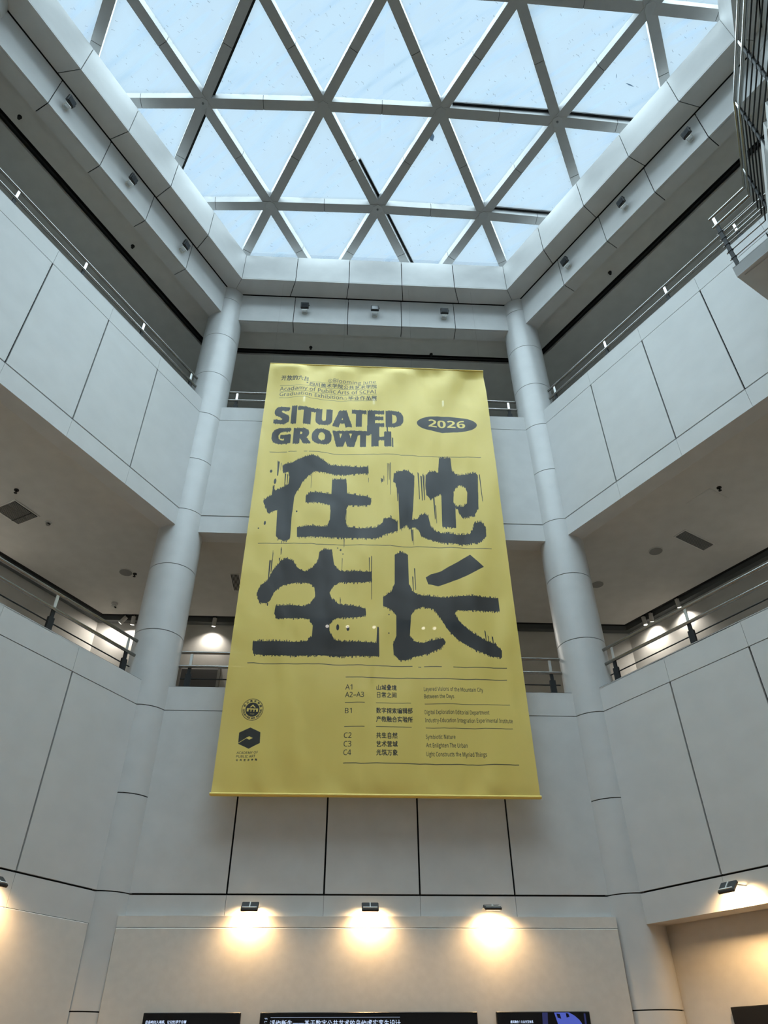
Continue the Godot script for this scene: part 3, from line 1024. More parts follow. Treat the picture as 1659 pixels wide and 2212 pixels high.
const STROKES := {
	"开": "1,2 9,2|0.5,5 9.5,5|3.5,2 3.5,5 3,7.5 1,9.5|6.8,2 6.8,9.7",
	"放": "2.3,0.5 2.7,1.7|0.5,2.3 4.8,2.3|2,2.3 1.8,6 0.5,9.5|2,4.7 4.3,4.7 4,8.8 2.8,9.2|6.5,0.5 5.2,4.2|5.9,2.6 9.6,2.6|8.6,2.6 7.5,6.5 5,9.5|5.8,4.2 7.2,7.2 9.6,9.5",
	"的": "2.2,0.5 1.6,2|0.8,2 0.8,9|0.8,2 4,2 4,9|0.8,5.3 4,5.3|0.8,8.6 4,8.6|6.4,0.5 5,4.3|6,2.5 9.2,2.5 9,8 8.5,9.3 7.2,9|6.2,4.8 7.4,6.6",
	"六": "4.7,0.5 5.4,2.2|0.5,3.3 9.5,3.3|3.5,5 1,9.5|6.5,5 9,9.5",
	"月": "2.5,0.8 8,0.8 8,9 6.8,9.2|2.5,0.8 2.4,6.5 1,9.6|2.5,3.6 8,3.6|2.5,6.3 8,6.3",
	"四": "1,1.5 9,1.5 9,9 1,9 1,1.5|3.8,1.5 3.6,4.5 2,6.5|6.2,1.5 6.2,5.8 8.6,6",
	"川": "2,0.8 2,6 0.8,9.6|5,1.5 5,8.5|8.3,0.8 8.3,9.6",
	"美": "3,0.4 3.8,1.6|7,0.4 6.2,1.6|1,1.9 9,1.9|1.6,3.4 8.4,3.4|0.6,4.9 9.4,4.9|5,1.9 5,4.9|0.6,6.6 9.4,6.6|5,5.3 4.4,7.5 0.8,9.6|5.4,6.8 9.2,9.6",
	"术": "0.6,3 9.4,3|5,0.4 5,9.7|4.6,3.4 0.6,8.4|5.4,3.4 9.4,8.4|7,0.6 8.4,1.8",
	"学": "1.8,0.6 2.8,2|4.6,0.4 5.2,1.8|8.2,0.5 7,2|0.8,4.2 0.8,2.6 9.2,2.6 9,4.2|2.6,4.4 7.4,4.4 5,5.8|5,5.8 5,9 3.8,9.4|0.6,6.7 9.4,6.7",
	"院": "0.8,0.8 0.8,9.7|0.8,0.8 3.2,0.8 2.2,3.6 3.3,5.6 2.6,6.6 1.8,6.6|6.6,0.3 7,1.4|4.2,3 4.2,1.8 9.5,1.8 9.3,3|5,3.8 8.8,3.8|4.2,5.6 9.6,5.6|6,5.6 5.6,8 3.8,9.6|7.5,5.6 7.5,9 9.5,9 9.6,7.8",
	"公": "3.8,0.8 2.8,3.2 0.8,5|6.2,0.8 7.2,3.2 9.3,5|4.8,4.5 2,8.8 8,8.3|6.6,6.4 8.6,9.5",
	"共": "3.2,0.6 3.2,6|6.8,0.6 6.8,6|1,2.6 9,2.6|0.5,6 9.5,6|3.4,7 1.2,9.5|6.6,7 8.8,9.5",
	"艺": "0.6,2.2 9.4,2.2|3.2,0.6 3.2,3.6|6.8,0.6 6.8,3.6|1.6,4.6 7.8,4.6 2,8 1.8,9.2 8.8,9.2 9.2,7.6",
	"毕": "1.2,0.6 1.2,4.6 4.4,3.8|1.2,2.4 4.2,2.4|8.8,1.2 5.8,2.6|5.6,0.5 5.6,4.5 9.2,4.5 9.2,3.4|0.5,6.6 9.5,6.6|5,5 5,9.8",
	"业": "3.5,0.6 3.5,9|6.5,0.6 6.5,9|1,3 2.4,6.8|9,3 7.6,6.8|0.5,9.2 9.5,9.2",
	"作": "3,0.5 0.6,4.8|2.1,3 2.1,9.7|5.2,0.5 3.8,3.8|4.6,2.3 9.6,2.3|6.4,2.3 6.4,9.7|6.4,4.7 9.2,4.7|6.4,7 9.3,7",
	"品": "2.8,0.8 7.2,0.8 7.2,4 2.8,4 2.8,0.8|0.8,5.4 4.4,5.4 4.4,9.3 0.8,9.3 0.8,5.4|5.6,5.4 9.2,5.4 9.2,9.3 5.6,9.3 5.6,5.4",
	"展": "1.2,0.8 9,0.8 9,2.7 1.2,2.7|1.2,0.8 1.2,5 0.4,9.6|3.8,2.9 3.8,5.8|6.4,2.9 6.4,5.8|2,4.2 9,4.2|1.8,5.8 9.5,5.8|3.2,5.8 3.2,9.3 5.2,8.5|5,6 6.8,8 9.5,9.5|8.8,6.4 6.8,7.8",
	"山": "5,0.8 5,8.8|1.2,3.5 1.2,8.8 8.8,8.8|8.8,3.5 8.8,9.4",
	"城": "0.4,3.2 3.6,3.2|2,0.8 2,7.6|0.3,8.2 3.8,7|4.4,2.4 9.6,2.4|4.6,2.4 4.5,6.5 3.4,9.5|4.6,4.8 6.5,4.8 6.3,7.6 5.4,7.8|7.2,0.5 7.7,6 9,9.2 9.6,7.6|9,4 6,9.4|8.5,0.6 9.2,1.6",
	"叠": "3,0.4 7,0.4 5,1.8|3.4,0.9 6.8,2|1,2.2 4.4,2.2 1.6,4.2|1.6,2.8 4.4,4.2|5.4,2.2 9,2.2 6,4.2|6,2.8 9,4.2|0.8,5.6 0.8,4.7 9.2,4.7 9,5.6|2.8,5.6 7.2,5.6 7.2,9 2.8,9 2.8,5.6|2.8,6.8 7.2,6.8|2.8,7.9 7.2,7.9|0.5,9.3 9.5,9.3",
	"境": "0.3,3.4 3.4,3.4|1.8,0.8 1.8,7.8|0.2,8.4 3.6,7.2|6.6,0.2 6.8,1.2|4.2,1.4 9.4,1.4|5.3,1.6 5.7,2.8|8.2,1.6 7.8,2.8|3.8,3 9.7,3|4.8,4 8.8,4 8.8,6.8 4.8,6.8 4.8,4|4.8,5.4 8.8,5.4|6,6.8 5.6,8.6 3.8,9.6|7.4,6.8 7.4,9.2 9.6,9.2 9.6,8",
	"日": "2,0.9 8,0.9 8,9.3 2,9.3 2,0.9|2,5 8,5",
	"常": "5,0.3 5,2|2.2,0.6 3,1.8|7.8,0.6 7,1.8|0.8,3.6 0.8,2.2 9.2,2.2 9,3.6|3,3.4 7,3.4 7,5 3,5 3,3.4|1.8,6.2 8.2,6.2 8.2,8.8 7.2,9|1.8,6.2 1.8,9|5,5 5,9.8",
	"之": "4.6,0.5 5.4,1.8|1.4,3 8.4,3 3,7.6|3,7.6 1,9.2|2.4,8 4,9.2 9.6,9.2",
	"间": "1.6,0.5 2.4,1.6|1,2.4 1,9.7|3.6,1.2 9,1.2 9,9 8,9.3|3.3,3.6 6.8,3.6 6.8,8 3.3,8 3.3,3.6|3.3,5.8 6.8,5.8",
	"数": "2.7,0.4 2.7,5|0.6,2.6 4.9,2.6|1,0.8 1.7,1.9|4.5,0.8 3.7,1.9|2.4,2.8 0.6,4.8|3,2.8 4.8,4.4|2.4,5 1.4,7.6 4.6,9.5|4,5.9 3.2,8 0.7,9.6|0.5,6.3 4.9,6.3|6.7,0.5 5.4,4.2|6.2,2.6 9.6,2.6|8.6,2.6 7.6,6.6 5.2,9.6|6,4.4 7.3,7.2 9.6,9.5",
	"字": "5,0.2 5,1.4|0.9,3 0.9,1.6 9.1,1.6 9,3|2.6,3.6 7.4,3.6 5,5.2|5,5.2 5,9 3.6,9.4|0.6,6.3 9.4,6.3",
	"探": "0.3,2.8 3.6,2.8|2,0.5 2,9 1,9.2|0.4,6.4 3.6,5|4.4,2.4 4.4,1 9.5,1 9.4,2.4|6.2,1.8 4.6,4|7.6,1.8 9.3,3.8|4,5.3 9.7,5.3|6.9,3.8 6.9,9.7|6.6,5.6 4,8.8|7.2,5.6 9.7,8.8",
	"索": "1,1.5 9,1.5|5,0.3 5,3|0.8,4.2 0.8,3 9.2,3 9.1,4.2|5,3.4 2.6,5.4 6,5.2|7,4 2,7.2 8.2,6.8|6.8,6 8.4,7.4|5,7 5,9.6|3,7.8 1,9.4|7,7.8 9,9.4",
	"编": "2,0.5 0.6,3 2.6,3 0.6,6 3.2,5.6|0.4,8.6 3.4,7.6|6.6,0.3 7,1.3|4.2,1.5 9.2,1.5 9.2,3.8 4.2,3.8|4.2,1.5 4.2,5 3.4,9.4|5,5 9.4,5 9.4,9.6|5,5 5,9.6|5,7.2 9.4,7.2|6.5,5 6.5,9.4|8,5 8,9.4",
	"辑": "0.4,1.8 3.8,1.8|1.8,0.4 0.8,4.6 3.8,4.6|2.4,3.2 2.4,9.7|0.3,7.2 3.9,6.6|5,0.8 8.8,0.8 8.8,2.9 5,2.9 5,0.8|4.2,4 9.7,4|5.2,4 5.2,8.4|8.6,4 8.6,9.7|5.2,5.5 8.6,5.5|5.2,7 8.6,7|4,8.6 9.8,8",
	"部": "2.8,0.3 2.8,1.6|0.5,1.7 5.2,1.7|1.4,2.2 1.9,3.9|4.3,2.2 3.7,4|0.3,4.2 5.5,4.2|1,5.6 4.7,5.6 4.7,9 1,9 1,5.6|6.4,0.8 6.4,9.7|6.4,0.8 9.3,0.8 8,4 9.5,6.4 8.6,7.8 7.4,7.6",
	"产": "4.8,0.3 5.2,1.4|1,1.8 9,1.8|3,2.2 3.7,3.8|7,2.2 6.2,3.8|1.4,4.3 9.4,4.3|1.8,4.3 1.7,7 0.5,9.6",
	"教": "0.8,1.7 4.6,1.7|2.6,0.4 2.6,3.4|0.4,3.4 5.2,3.4|4.8,0.8 0.4,5.6|1.6,5 4.4,5 3,6|3,6 3,9 2,9.3|0.4,7.2 5,6.7|6.8,0.5 5.5,4.2|6.3,2.6 9.6,2.6|8.7,2.6 7.7,6.6 5.3,9.6|6.1,4.4 7.4,7.2 9.6,9.5",
	"融": "0.4,0.8 5.2,0.8|1.2,1.8 4.4,1.8 4.4,3.4 1.2,3.4 1.2,1.8|0.6,9.6 0.6,4.4 5,4.4 5,9.4|2,5 2.4,6|3.8,5 3.2,6|1.4,6.6 4.2,6.6|2.8,6.6 2.8,9.4|6,2.6 9.2,2.6 9.2,6 6,6 6,2.6|7.6,0.5 7.6,9|5.6,9.2 9.2,8.6|8.8,7.4 9.6,9.6",
	"合": "5,0.4 3,2.8 0.5,4.8|5,0.4 7,2.8 9.5,4.8|2.9,4.4 7.1,4.4|2,6 8,6 8,9.3 2,9.3 2,6",
	"实": "5,0.2 5,1.4|0.9,3 0.9,1.7 9.1,1.7 9,3|2.6,3 3.6,4|1.8,4.6 2.8,5.6|0.6,6.6 9.4,6.6|5.4,2.6 5.2,6.6 1,9.6|5.8,7 9,9.6",
	"验": "0.6,0.9 3.6,0.9 3.4,4.6|1,2.2 0.9,4.6 4,4.6 3.8,8.6 2.8,9|0.4,7.2 3.2,6.6|7,0.4 6,2.6 4.4,4|7,0.4 8.2,2.6 9.8,4|5.6,3.9 8.6,3.9|5.2,5.6 5.8,7.8|7,5.2 7.2,7.6|9.2,5.2 7.8,8.8|4.4,9.2 9.7,9.2",
	"所": "4.6,0.8 1,1.6|1,1.6 1,6 0.4,9.5|1,3.2 4.4,3.2 4.4,5.8 1,5.8|9,0.7 5.8,1.8|5.8,1.8 5.7,6 4.6,9.5|5.8,4.2 9.7,4.2|8,4.2 8,9.7",
	"生": "2.6,0.8 1,4.4|2,2.8 8.8,2.8|5,0.4 5,9|1.6,5.8 8.4,5.8|0.6,9 9.4,9",
	"自": "5,0.2 4.4,1.6|2,1.7 8,1.7 8,9.5 2,9.5 2,1.7|2,4.3 8,4.3|2,6.9 8,6.9",
	"然": "2.6,0.4 0.5,4.2|1.8,1.8 4.6,1.8 3,5.6 0.6,7|2,3 3,3.8|1.4,4 2.4,4.9|5,2.8 9.6,2.8|7.2,0.5 6.8,4 4.6,7|7.3,3.2 9.4,6.8|8.2,0.8 9.2,1.8|1.4,7.8 0.6,9.6|3.6,8 4,9.5|6,8 6.5,9.5|8.4,7.8 9.4,9.6",
	"营": "0.6,1.5 9.4,1.5|3.2,0.4 3.2,2.6|6.8,0.4 6.8,2.6|0.8,4.4 0.8,3.2 9.2,3.2 9.1,4.4|3,4.4 7,4.4 7,6 3,6 3,4.4|1.8,7.2 8.2,7.2 8.2,9.5 1.8,9.5 1.8,7.2",
	"光": "5,0.4 5,4.2|2,1 3,3|8,1 7,3|0.5,4.4 9.5,4.4|3.8,4.4 3.4,7.4 0.8,9.5|6.3,4.4 6.3,9 9.3,9 9.5,7.2",
	"筑": "2.2,0.3 0.8,2.6|1.8,1.4 4.6,1.4|3,1.5 3.5,2.6|6.6,0.3 5.3,2.6|6.2,1.4 9.5,1.4|7.4,1.5 7.9,2.6|0.6,3.8 4.2,3.8|2.4,3.8 2.4,7.4|0.4,8 4.6,7|5.6,4 5.5,7 4,9.6|5.6,4 8.4,4 8.4,9 9.6,9 9.7,7.8|6.4,5.4 7.4,6.6",
	"万": "0.5,1.5 9.5,1.5|4,1.5 3.6,5.6 0.8,9.5|3.8,4.3 8,4.3 7.6,8.6 6.8,9.4 5.2,9",
	"象": "3.6,0.3 1,2.6|3,1 6.6,1 5.4,2.4|1.6,2.4 8.4,2.4 8.4,4.4 1.6,4.4 1.6,2.4|4.8,2.4 4.2,4.4 1,6|3.2,5 5,6.4 5.2,8.8 4,9.5|4.4,6 1.2,7.6|4.9,7.2 1,9.2|8.4,5 5.6,6.4|5.8,6.2 7.2,8 9.4,9.2",
	"浮": "0.8,1 1.8,2|0.4,3.8 1.4,4.8|0.6,9.2 2.2,5.8|8.8,0.5 3.6,1.4|4,2.2 4.6,3.6|6.2,2 6.5,3.4|8.8,1.8 7.8,3.6|4,4.4 8.6,4.4 6.4,5.8|6.4,5.8 6.4,9 5.2,9.3|3.2,6.9 9.6,6.9",
	"屿": "2.2,0.8 2.2,8|0.6,3 0.6,8 3.9,8|3.9,3 3.9,8|5.4,0.8 5.2,3.8 9.2,3.8 8.8,9 7.6,9.3|5.3,2.2 9.4,2.2|4.4,6.6 8.4,6.6",
	"新": "2.8,0.2 3,1.2|0.6,1.5 5,1.5|1.6,1.8 2,3.2|4.2,1.8 3.6,3.2|0.4,3.5 5.2,3.5|0.4,5.4 5.2,5.4|2.8,3.5 2.8,9.6|2.4,5.8 0.6,8.6|3.2,6 4.8,7.8|9,0.7 6,1.6|6,1.6 5.9,6 4.9,9.5|6,4 9.8,4|8.2,4 8.2,9.7",
	"基": "3,0.3 3,5.6|7,0.3 7,5.6|1,1.6 9,1.6|3,3 7,3|3,4.3 7,4.3|0.5,5.7 9.5,5.7|3,5.8 0.8,7.8|7,5.8 9.2,7.8|2.8,7.4 7.2,7.4|5,6.2 5,9.3|1.2,9.3 8.8,9.3",
	"于": "1.4,1.2 8.6,1.2|0.5,4.6 9.5,4.6|5.2,1.2 5.2,8.8 3.8,9.3",
	"岛": "4.4,0.2 3.8,1.4|2,1.6 7.8,1.6 7.6,3.8|2,1.6 2,5.4 8.8,5.4 8.6,9 7.4,9.4|4.2,2.6 5.2,3.8|1.2,6.6 1.2,9 6.6,9|6.6,6.6 6.6,9|3.9,5.9 3.9,9",
	"虚": "5,0.2 5,2|5,1 8.6,1|1.4,2.2 9,2.2 8.8,3.4|1.4,2.2 1.3,6 0.4,9.6|3,4.2 7.6,3.6|4.8,2.4 4.8,5 8.2,5|4,5.8 4,9|6.4,5.8 6.4,9|2.4,6.4 3,8.4|8.4,6.4 7.6,8.4|1.6,9.2 9.6,9.2",
	"孪": "4.8,0.2 5.2,1.1|0.8,1.5 9.2,1.5|3.9,1.6 3.4,4.2|6.1,1.6 6.1,4.4|2,2.4 1.2,3.8|8,2.4 8.8,3.8|2.6,5 7.4,5 5,6.2|5,6.2 5,9.2 3.8,9.5|0.6,7.2 9.4,7.2",
	"设": "1,0.6 2,1.8|0.4,3.6 2,3.6 2,8.4 3.4,7.2|5,0.9 5,2.8 3.9,4.2|5,0.9 8.2,0.9 8.2,3.4 9.6,3.6|4.2,5 8.8,5 6.8,8 3.8,9.6|4.8,5.6 6.6,8.2 9.6,9.6",
	"计": "1,0.6 2,1.8|0.4,3.6 2,3.6 2,8.6 3.6,7.2|6.8,0.5 6.8,9.7|3.9,4.2 9.7,4.2",
	"沉": "0.8,1 1.8,2|0.4,3.8 1.4,4.8|0.6,9.2 2.2,5.8|3.2,3.2 3.2,1.8 9.4,1.8 9.2,3.2|5,4 4.8,7 3,9.5|5,4 7.6,4 7.6,9 9.5,9 9.6,7.6",
	"入": "3.4,0.8 5,2 4.4,5.4 0.6,9.5|5,2.4 6.4,6 9.5,9.5",
	"海": "0.8,1 1.8,2|0.4,3.8 1.4,4.8|0.6,9.2 2.2,5.8|4.8,0.4 3,3.2|4.2,1.6 9.4,1.6|4.4,3.2 8.8,3.2 8.4,9.2 7.2,9.3|4.4,3.2 3.8,8 8.6,8|2.8,5.6 9.8,5.6|6,3.8 6.6,5|5.8,6.2 6.4,7.4",
	"底": "4.8,0.2 5.4,1.3|1.2,1.6 9.4,1.6|1.4,1.6 1.3,6 0.4,9.6|7.8,2.8 3.2,3.8|3.2,3.8 3.2,8.6 5,7.8|3.2,5.6 8.8,5.6|5.8,3.4 6.6,7 9.4,8.8 9.6,7|5.4,8.8 6.4,9.6",
	"让": "1,0.6 2,1.8|0.4,3.6 2,3.6 2,8.4 3.4,7.2|6,0.6 6,8.8|6,4 9.2,4|3.6,9 9.7,9",
	"记": "1,0.6 2,1.8|0.4,3.6 2,3.6 2,8.4 3.4,7.2|4.2,1.6 8.8,1.6 8.8,5|4.6,5 8.8,5|4.6,5 4.6,9 9.4,9 9.6,7.4",
	"忆": "2,0.4 2,9.7|0.6,2.6 0.4,4.8|3.2,2.2 3.7,3.8|4.4,1.8 8.8,1.8 4.6,7.2 4.6,8.9 9.2,8.9 9.5,7.2",
	"云": "2,1.4 8,1.4|0.6,4.2 9.4,4.2|4.6,4.4 2,8.6 8,8.2|6.8,6.2 8.8,9.4",
	"端": "2,0.4 2.2,1.6|0.3,2.2 3.8,2.2|0.8,3.2 1.2,6.4|3.2,3.2 2.6,6.6|0.2,8.2 3.9,7|6.8,0.4 6.8,2.8|4.6,1 4.6,2.8 9.2,2.8 9.2,1|4.2,4.2 9.8,4.2|6.8,4.2 6.4,5.6|4.8,9.6 4.8,5.6 9.3,5.6 9.3,9.2|6.3,5.8 6.3,9|7.8,5.8 7.8,9",
	"众": "5,0.3 3.4,2.6 1.4,4|5,0.3 6.6,2.6 8.6,4|3,4.4 2.6,7 0.5,9.6|2.9,6 4.4,9|7,4.4 6.6,7 4.8,9.6|6.9,6.2 9.5,9.6",
	"交": "4.8,0.3 5.2,1.5|0.6,2 9.4,2|3.4,2.8 1.4,4.8|6.6,2.8 8.6,4.8|7,4.6 5,7.6 0.8,9.6|3,4.8 5.4,8 9.4,9.6",
	"互": "0.8,0.9 9.2,0.9|3.6,0.9 2.8,6.4 7.2,6.4|3.4,3.6 7.6,3.6 7,9.2|0.5,9.2 9.5,9.2",
	"体": "3,0.5 0.6,4.8|2.1,3 2.1,9.7|3.6,2.8 9.8,2.8|6.6,0.5 6.6,9.7|6.4,3 3.6,7.4|6.8,3 9.7,7.4|5,7.4 8.2,7.4",
	"系": "8,0.5 2,1.6|5,1.4 2.4,3.6 5.6,3.4|7,2.2 2,6 8,5.6|6.6,4.6 8.4,6.4|5,5.8 5,9.6|3,7 1,9.2|7,7 9,9.2",
	"，": "1.6,8 2.2,9 1.2,10.4",
	"—": "0,5 10,5",
	"|": "5,0.5 5,9.5",
	"*": "5,1 5,5|3,2 7,4|7,2 3,4",
}

var pens := {}

func strokes_of(ch: String) -> Array:
	if not pens.has(ch):
		var out := []
		for s in STROKES.get(ch, "").split("|", false):
			var pts := []
			for p in s.split(" ", false):
				var xy: PackedStringArray = p.split(",")
				pts.append(Vector2(xy[0].to_float(), xy[1].to_float()))
			out.append(pts)
		pens[ch] = out
	return pens[ch]


func write_strokes(c: Canvas, text: String, x0: float, x1: float, y0: float, y1: float, thick: float, slant := 0.0) -> void:
	# one cell for each character between x0 and x1
	var n := text.length()
	var cw := (x1 - x0) / n
	for i in n:
		for s in strokes_of(text[i]):
			c.line(s.map(func(p): return Vector2(x0 + cw * (i + 0.04 + 0.092 * p.x + slant * (10.0 - p.y) * 0.1), y0 + (y1 - y0) * p.y * 0.1)), thick)


var fonts := {}

func font_of(bold: bool) -> SystemFont:
	if not fonts.has(bold):
		var f := SystemFont.new()
		f.font_names = PackedStringArray(["Droid Sans"])
		f.font_weight = 700 if bold else 400
		fonts[bold] = f
	return fonts[bold]


func glyph_triangles(text: String, bold: bool) -> PackedVector2Array:
	var t := TextMesh.new()
	t.font = font_of(bold)
	t.text = text
	t.font_size = 64
	t.pixel_size = 0.01
	t.depth = 0.0
	t.curve_step = 1.0
	var arrays := t.get_mesh_arrays()
	var v: PackedVector3Array = arrays[Mesh.ARRAY_VERTEX]
	var out := PackedVector2Array()
	if arrays[Mesh.ARRAY_INDEX] == null or arrays[Mesh.ARRAY_INDEX].is_empty():
		for p in v:
			out.append(Vector2(p.x, -p.y))
	else:
		for i in arrays[Mesh.ARRAY_INDEX]:
			out.append(Vector2(v[i].x, -v[i].y))
	return out


var caps := {}

func letters(c: Canvas, text: String, x0: float, x1: float, base: float, cap: float, bold := false) -> void:
	# text from x0 to x1 standing on the line base, capitals cap high
	if not caps.has(bold):
		var hh := glyph_triangles("H", bold)
		var lo := 1e9
		var hi := -1e9
		for p in hh:
			lo = minf(lo, p.y)
			hi = maxf(hi, p.y)
		caps[bold] = [lo, hi]
	var t := glyph_triangles(text, bold)
	var l := 1e9
	var r := -1e9
	for p in t:
		l = minf(l, p.x)
		r = maxf(r, p.x)
	var hi: float = caps[bold][1]
	var k: float = cap / (caps[bold][1] - caps[bold][0])
	for i in range(0, t.size() - 2, 3):
		var q := []
		for j in 3:
			var p := t[i + j]
			q.append(Vector2(x0 + (p.x - l) / (r - l) * (x1 - x0), base + (p.y - hi) * k))
		c.fill([q])


func letter_turned(c: Canvas, ch: String, at_: Vector2, size: Vector2, turn: float, bold := true) -> void:
	var t := glyph_triangles(ch, bold)
	var lo := Vector2(1e9, 1e9)
	var hi := -lo
	for p in t:
		lo = lo.min(p)
		hi = hi.max(p)
	var mid := (lo + hi) * 0.5
	for i in range(0, t.size() - 2, 3):
		var q := []
		for j in 3:
			var p := ((t[i + j] - mid) / (hi.y - lo.y) * size.y).rotated(turn)
			q.append(at_ + Vector2(p.x * size.x / size.y, p.y))
		c.fill([q])


# ---------------------------------------------------------------- the banner
const BRUSH := {
	"zai_frame": [107, 647, 122, 634, 143, 633, 170, 614, 200, 596, 231, 589, 257, 602, 283, 618, 299, 635, 371, 636, 421, 642, 462, 641, 464, 676, 422, 676, 372, 685, 310, 682, 286, 677, 242, 675, 219, 697, 196, 731, 183, 768, 170, 793, 167, 816, 164, 917, 166, 1007, 164, 1027, 142, 1034, 120, 1024, 111, 1008, 108, 949, 105, 877, 71, 900, 46, 833, 77, 804, 78, 772, 90, 780, 116, 766, 139, 745, 141, 708, 134, 680, 113, 685],
	"zai_earth": [315, 716, 342, 709, 373, 713, 378, 789, 424, 795, 460, 798, 476, 817, 473, 841, 425, 848, 383, 849, 377, 871, 374, 925, 383, 959, 427, 965, 497, 962, 521, 935, 524, 920, 550, 911, 580, 929, 580, 971, 550, 986, 520, 998, 497, 1014, 381, 1012, 277, 1010, 192, 1016, 189, 969, 240, 961, 304, 961, 314, 927, 315, 874, 311, 850, 263, 840, 214, 841, 213, 811, 230, 790, 278, 790, 315, 795],
	"di_left": [568, 679, 590, 661, 628, 659, 653, 684, 648, 782, 642, 862, 637, 916, 658, 912, 670, 892, 689, 880, 703, 891, 710, 944, 732, 973, 814, 984, 862, 976, 876, 953, 884, 923, 909, 918, 927, 944, 925, 989, 900, 1015, 823, 1029, 753, 1022, 695, 1007, 672, 997, 659, 961, 642, 950, 626, 961, 615, 939, 588, 963, 586, 864, 585, 785, 574, 728, 565, 721],
	"di_right": [761, 576, 810, 574, 812, 644, 832, 672, 873, 667, 906, 657, 918, 673, 906, 845, 887, 883, 838, 894, 828, 871, 823, 848, 814, 844, 810, 948, 756, 942, 761, 770, 732, 791, 716, 804, 699, 780, 698, 732, 700, 682, 716, 656, 754, 658],
	"di_hole": [822, 735, 841, 722, 859, 734, 868, 758, 862, 822, 848, 839, 818, 838, 808, 816, 812, 760],
	"sheng": [281, 1083, 299, 1071, 328, 1072, 334, 1113, 340, 1151, 366, 1173, 428, 1171, 478, 1170, 481, 1211, 429, 1220, 367, 1218, 340, 1237, 326, 1270, 337, 1298, 365, 1319, 406, 1321, 458, 1330, 460, 1358, 431, 1369, 372, 1371, 348, 1378, 332, 1402, 333, 1429, 346, 1459, 375, 1468, 433, 1468, 497, 1469, 500, 1405, 506, 1425, 507, 1521, 434, 1522, 320, 1524, 206, 1525, 81, 1523, 74, 1507, 72, 1475, 116, 1471, 202, 1472, 254, 1471, 273, 1451, 274, 1404, 260, 1380, 225, 1376, 145, 1379, 135, 1359, 138, 1328, 191, 1323, 239, 1329, 262, 1314, 276, 1285, 271, 1242, 252, 1228, 203, 1226, 155, 1238, 127, 1268, 118, 1297, 105, 1318, 78, 1315, 65, 1277, 76, 1240, 99, 1221, 113, 1173, 140, 1130, 158, 1118, 184, 1129, 204, 1162, 236, 1180, 266, 1153, 278, 1122],
	"zhang": [566, 1090, 589, 1072, 617, 1084, 617, 1218, 626, 1247, 649, 1268, 692, 1274, 765, 1276, 803, 1268, 945, 1269, 945, 1325, 853, 1329, 787, 1328, 778, 1343, 795, 1378, 834, 1418, 879, 1451, 913, 1463, 934, 1489, 932, 1515, 897, 1512, 840, 1488, 784, 1449, 751, 1413, 724, 1359, 702, 1328, 666, 1317, 635, 1329, 621, 1354, 614, 1436, 625, 1456, 654, 1465, 696, 1455, 732, 1447, 739, 1464, 718, 1487, 682, 1504, 629, 1518, 600, 1532, 577, 1532, 557, 1510, 555, 1471, 567, 1438, 568, 1356, 554, 1335, 521, 1315, 521, 1279, 552, 1256, 564, 1220],
	"zhang_slash": [680, 1190, 700, 1175, 741, 1158, 807, 1114, 855, 1077, 903, 1133, 834, 1178, 769, 1210, 725, 1226, 688, 1220],
	"streak_a": [[541, 620, 738, 2], [546, 620, 713, 4], [552, 616, 794, 3], [514, 702, 722, 9], [525, 693, 718, 3], [667, 666, 806, 5], [678, 679, 815, 6], [687, 674, 812, 6], [695, 678, 757, 2], [726, 792, 905, 6], [733, 835, 928, 3], [578, 720, 825, 5], [594, 824, 963, 3], [230, 684, 766, 2], [463, 700, 725, 2], [551, 900, 919, 5], [631, 961, 1020, 7], [639, 961, 1041, 2], [85, 618, 702, 9], [100, 630, 668, 2], [121, 688, 766, 5], [131, 692, 749, 4], [134, 1033, 1051, 3], [371, 1014, 1057, 3], [77, 756, 788, 7], [923, 664, 813, 4], [376, 871, 940, 2]],
	"streak_b": [[106, 1088, 1142, 3], [104, 1127, 1184, 5], [97, 1131, 1225, 6], [135, 1072, 1103, 4], [131, 1115, 1130, 5], [367, 1111, 1173, 2], [468, 1105, 1170, 3], [477, 1100, 1291, 3], [501, 1405, 1472, 5], [638, 1146, 1247, 4], [630, 1184, 1254, 4], [365, 1294, 1322, 3], [503, 1412, 1465, 3], [880, 1410, 1457, 4], [904, 1433, 1463, 5], [890, 1430, 1457, 3], [559, 1229, 1249, 3], [265, 1145, 1168, 4]],
	"splat_a": [[63, 676, 5, 8], [84, 731, 5, 15], [182, 886, 3, 5], [63, 949, 4, 10], [41, 975, 3, 3], [360, 1072, 3, 4], [349, 1062, 3, 2]],
	"splat_b": [[361, 1412, 5, 12], [397, 1416, 5, 9], [541, 1428, 2, 3], [361, 1071, 3, 5], [370, 1090, 2, 3], [542, 1353, 2, 3], [108, 1322, 2, 7]],
}

func outline(name_: String) -> Array:
	var d: Array = BRUSH[name_]
	var out := []
	for i in range(0, d.size(), 2):
		out.append(Vector2(d[i], d[i + 1]))
	return out


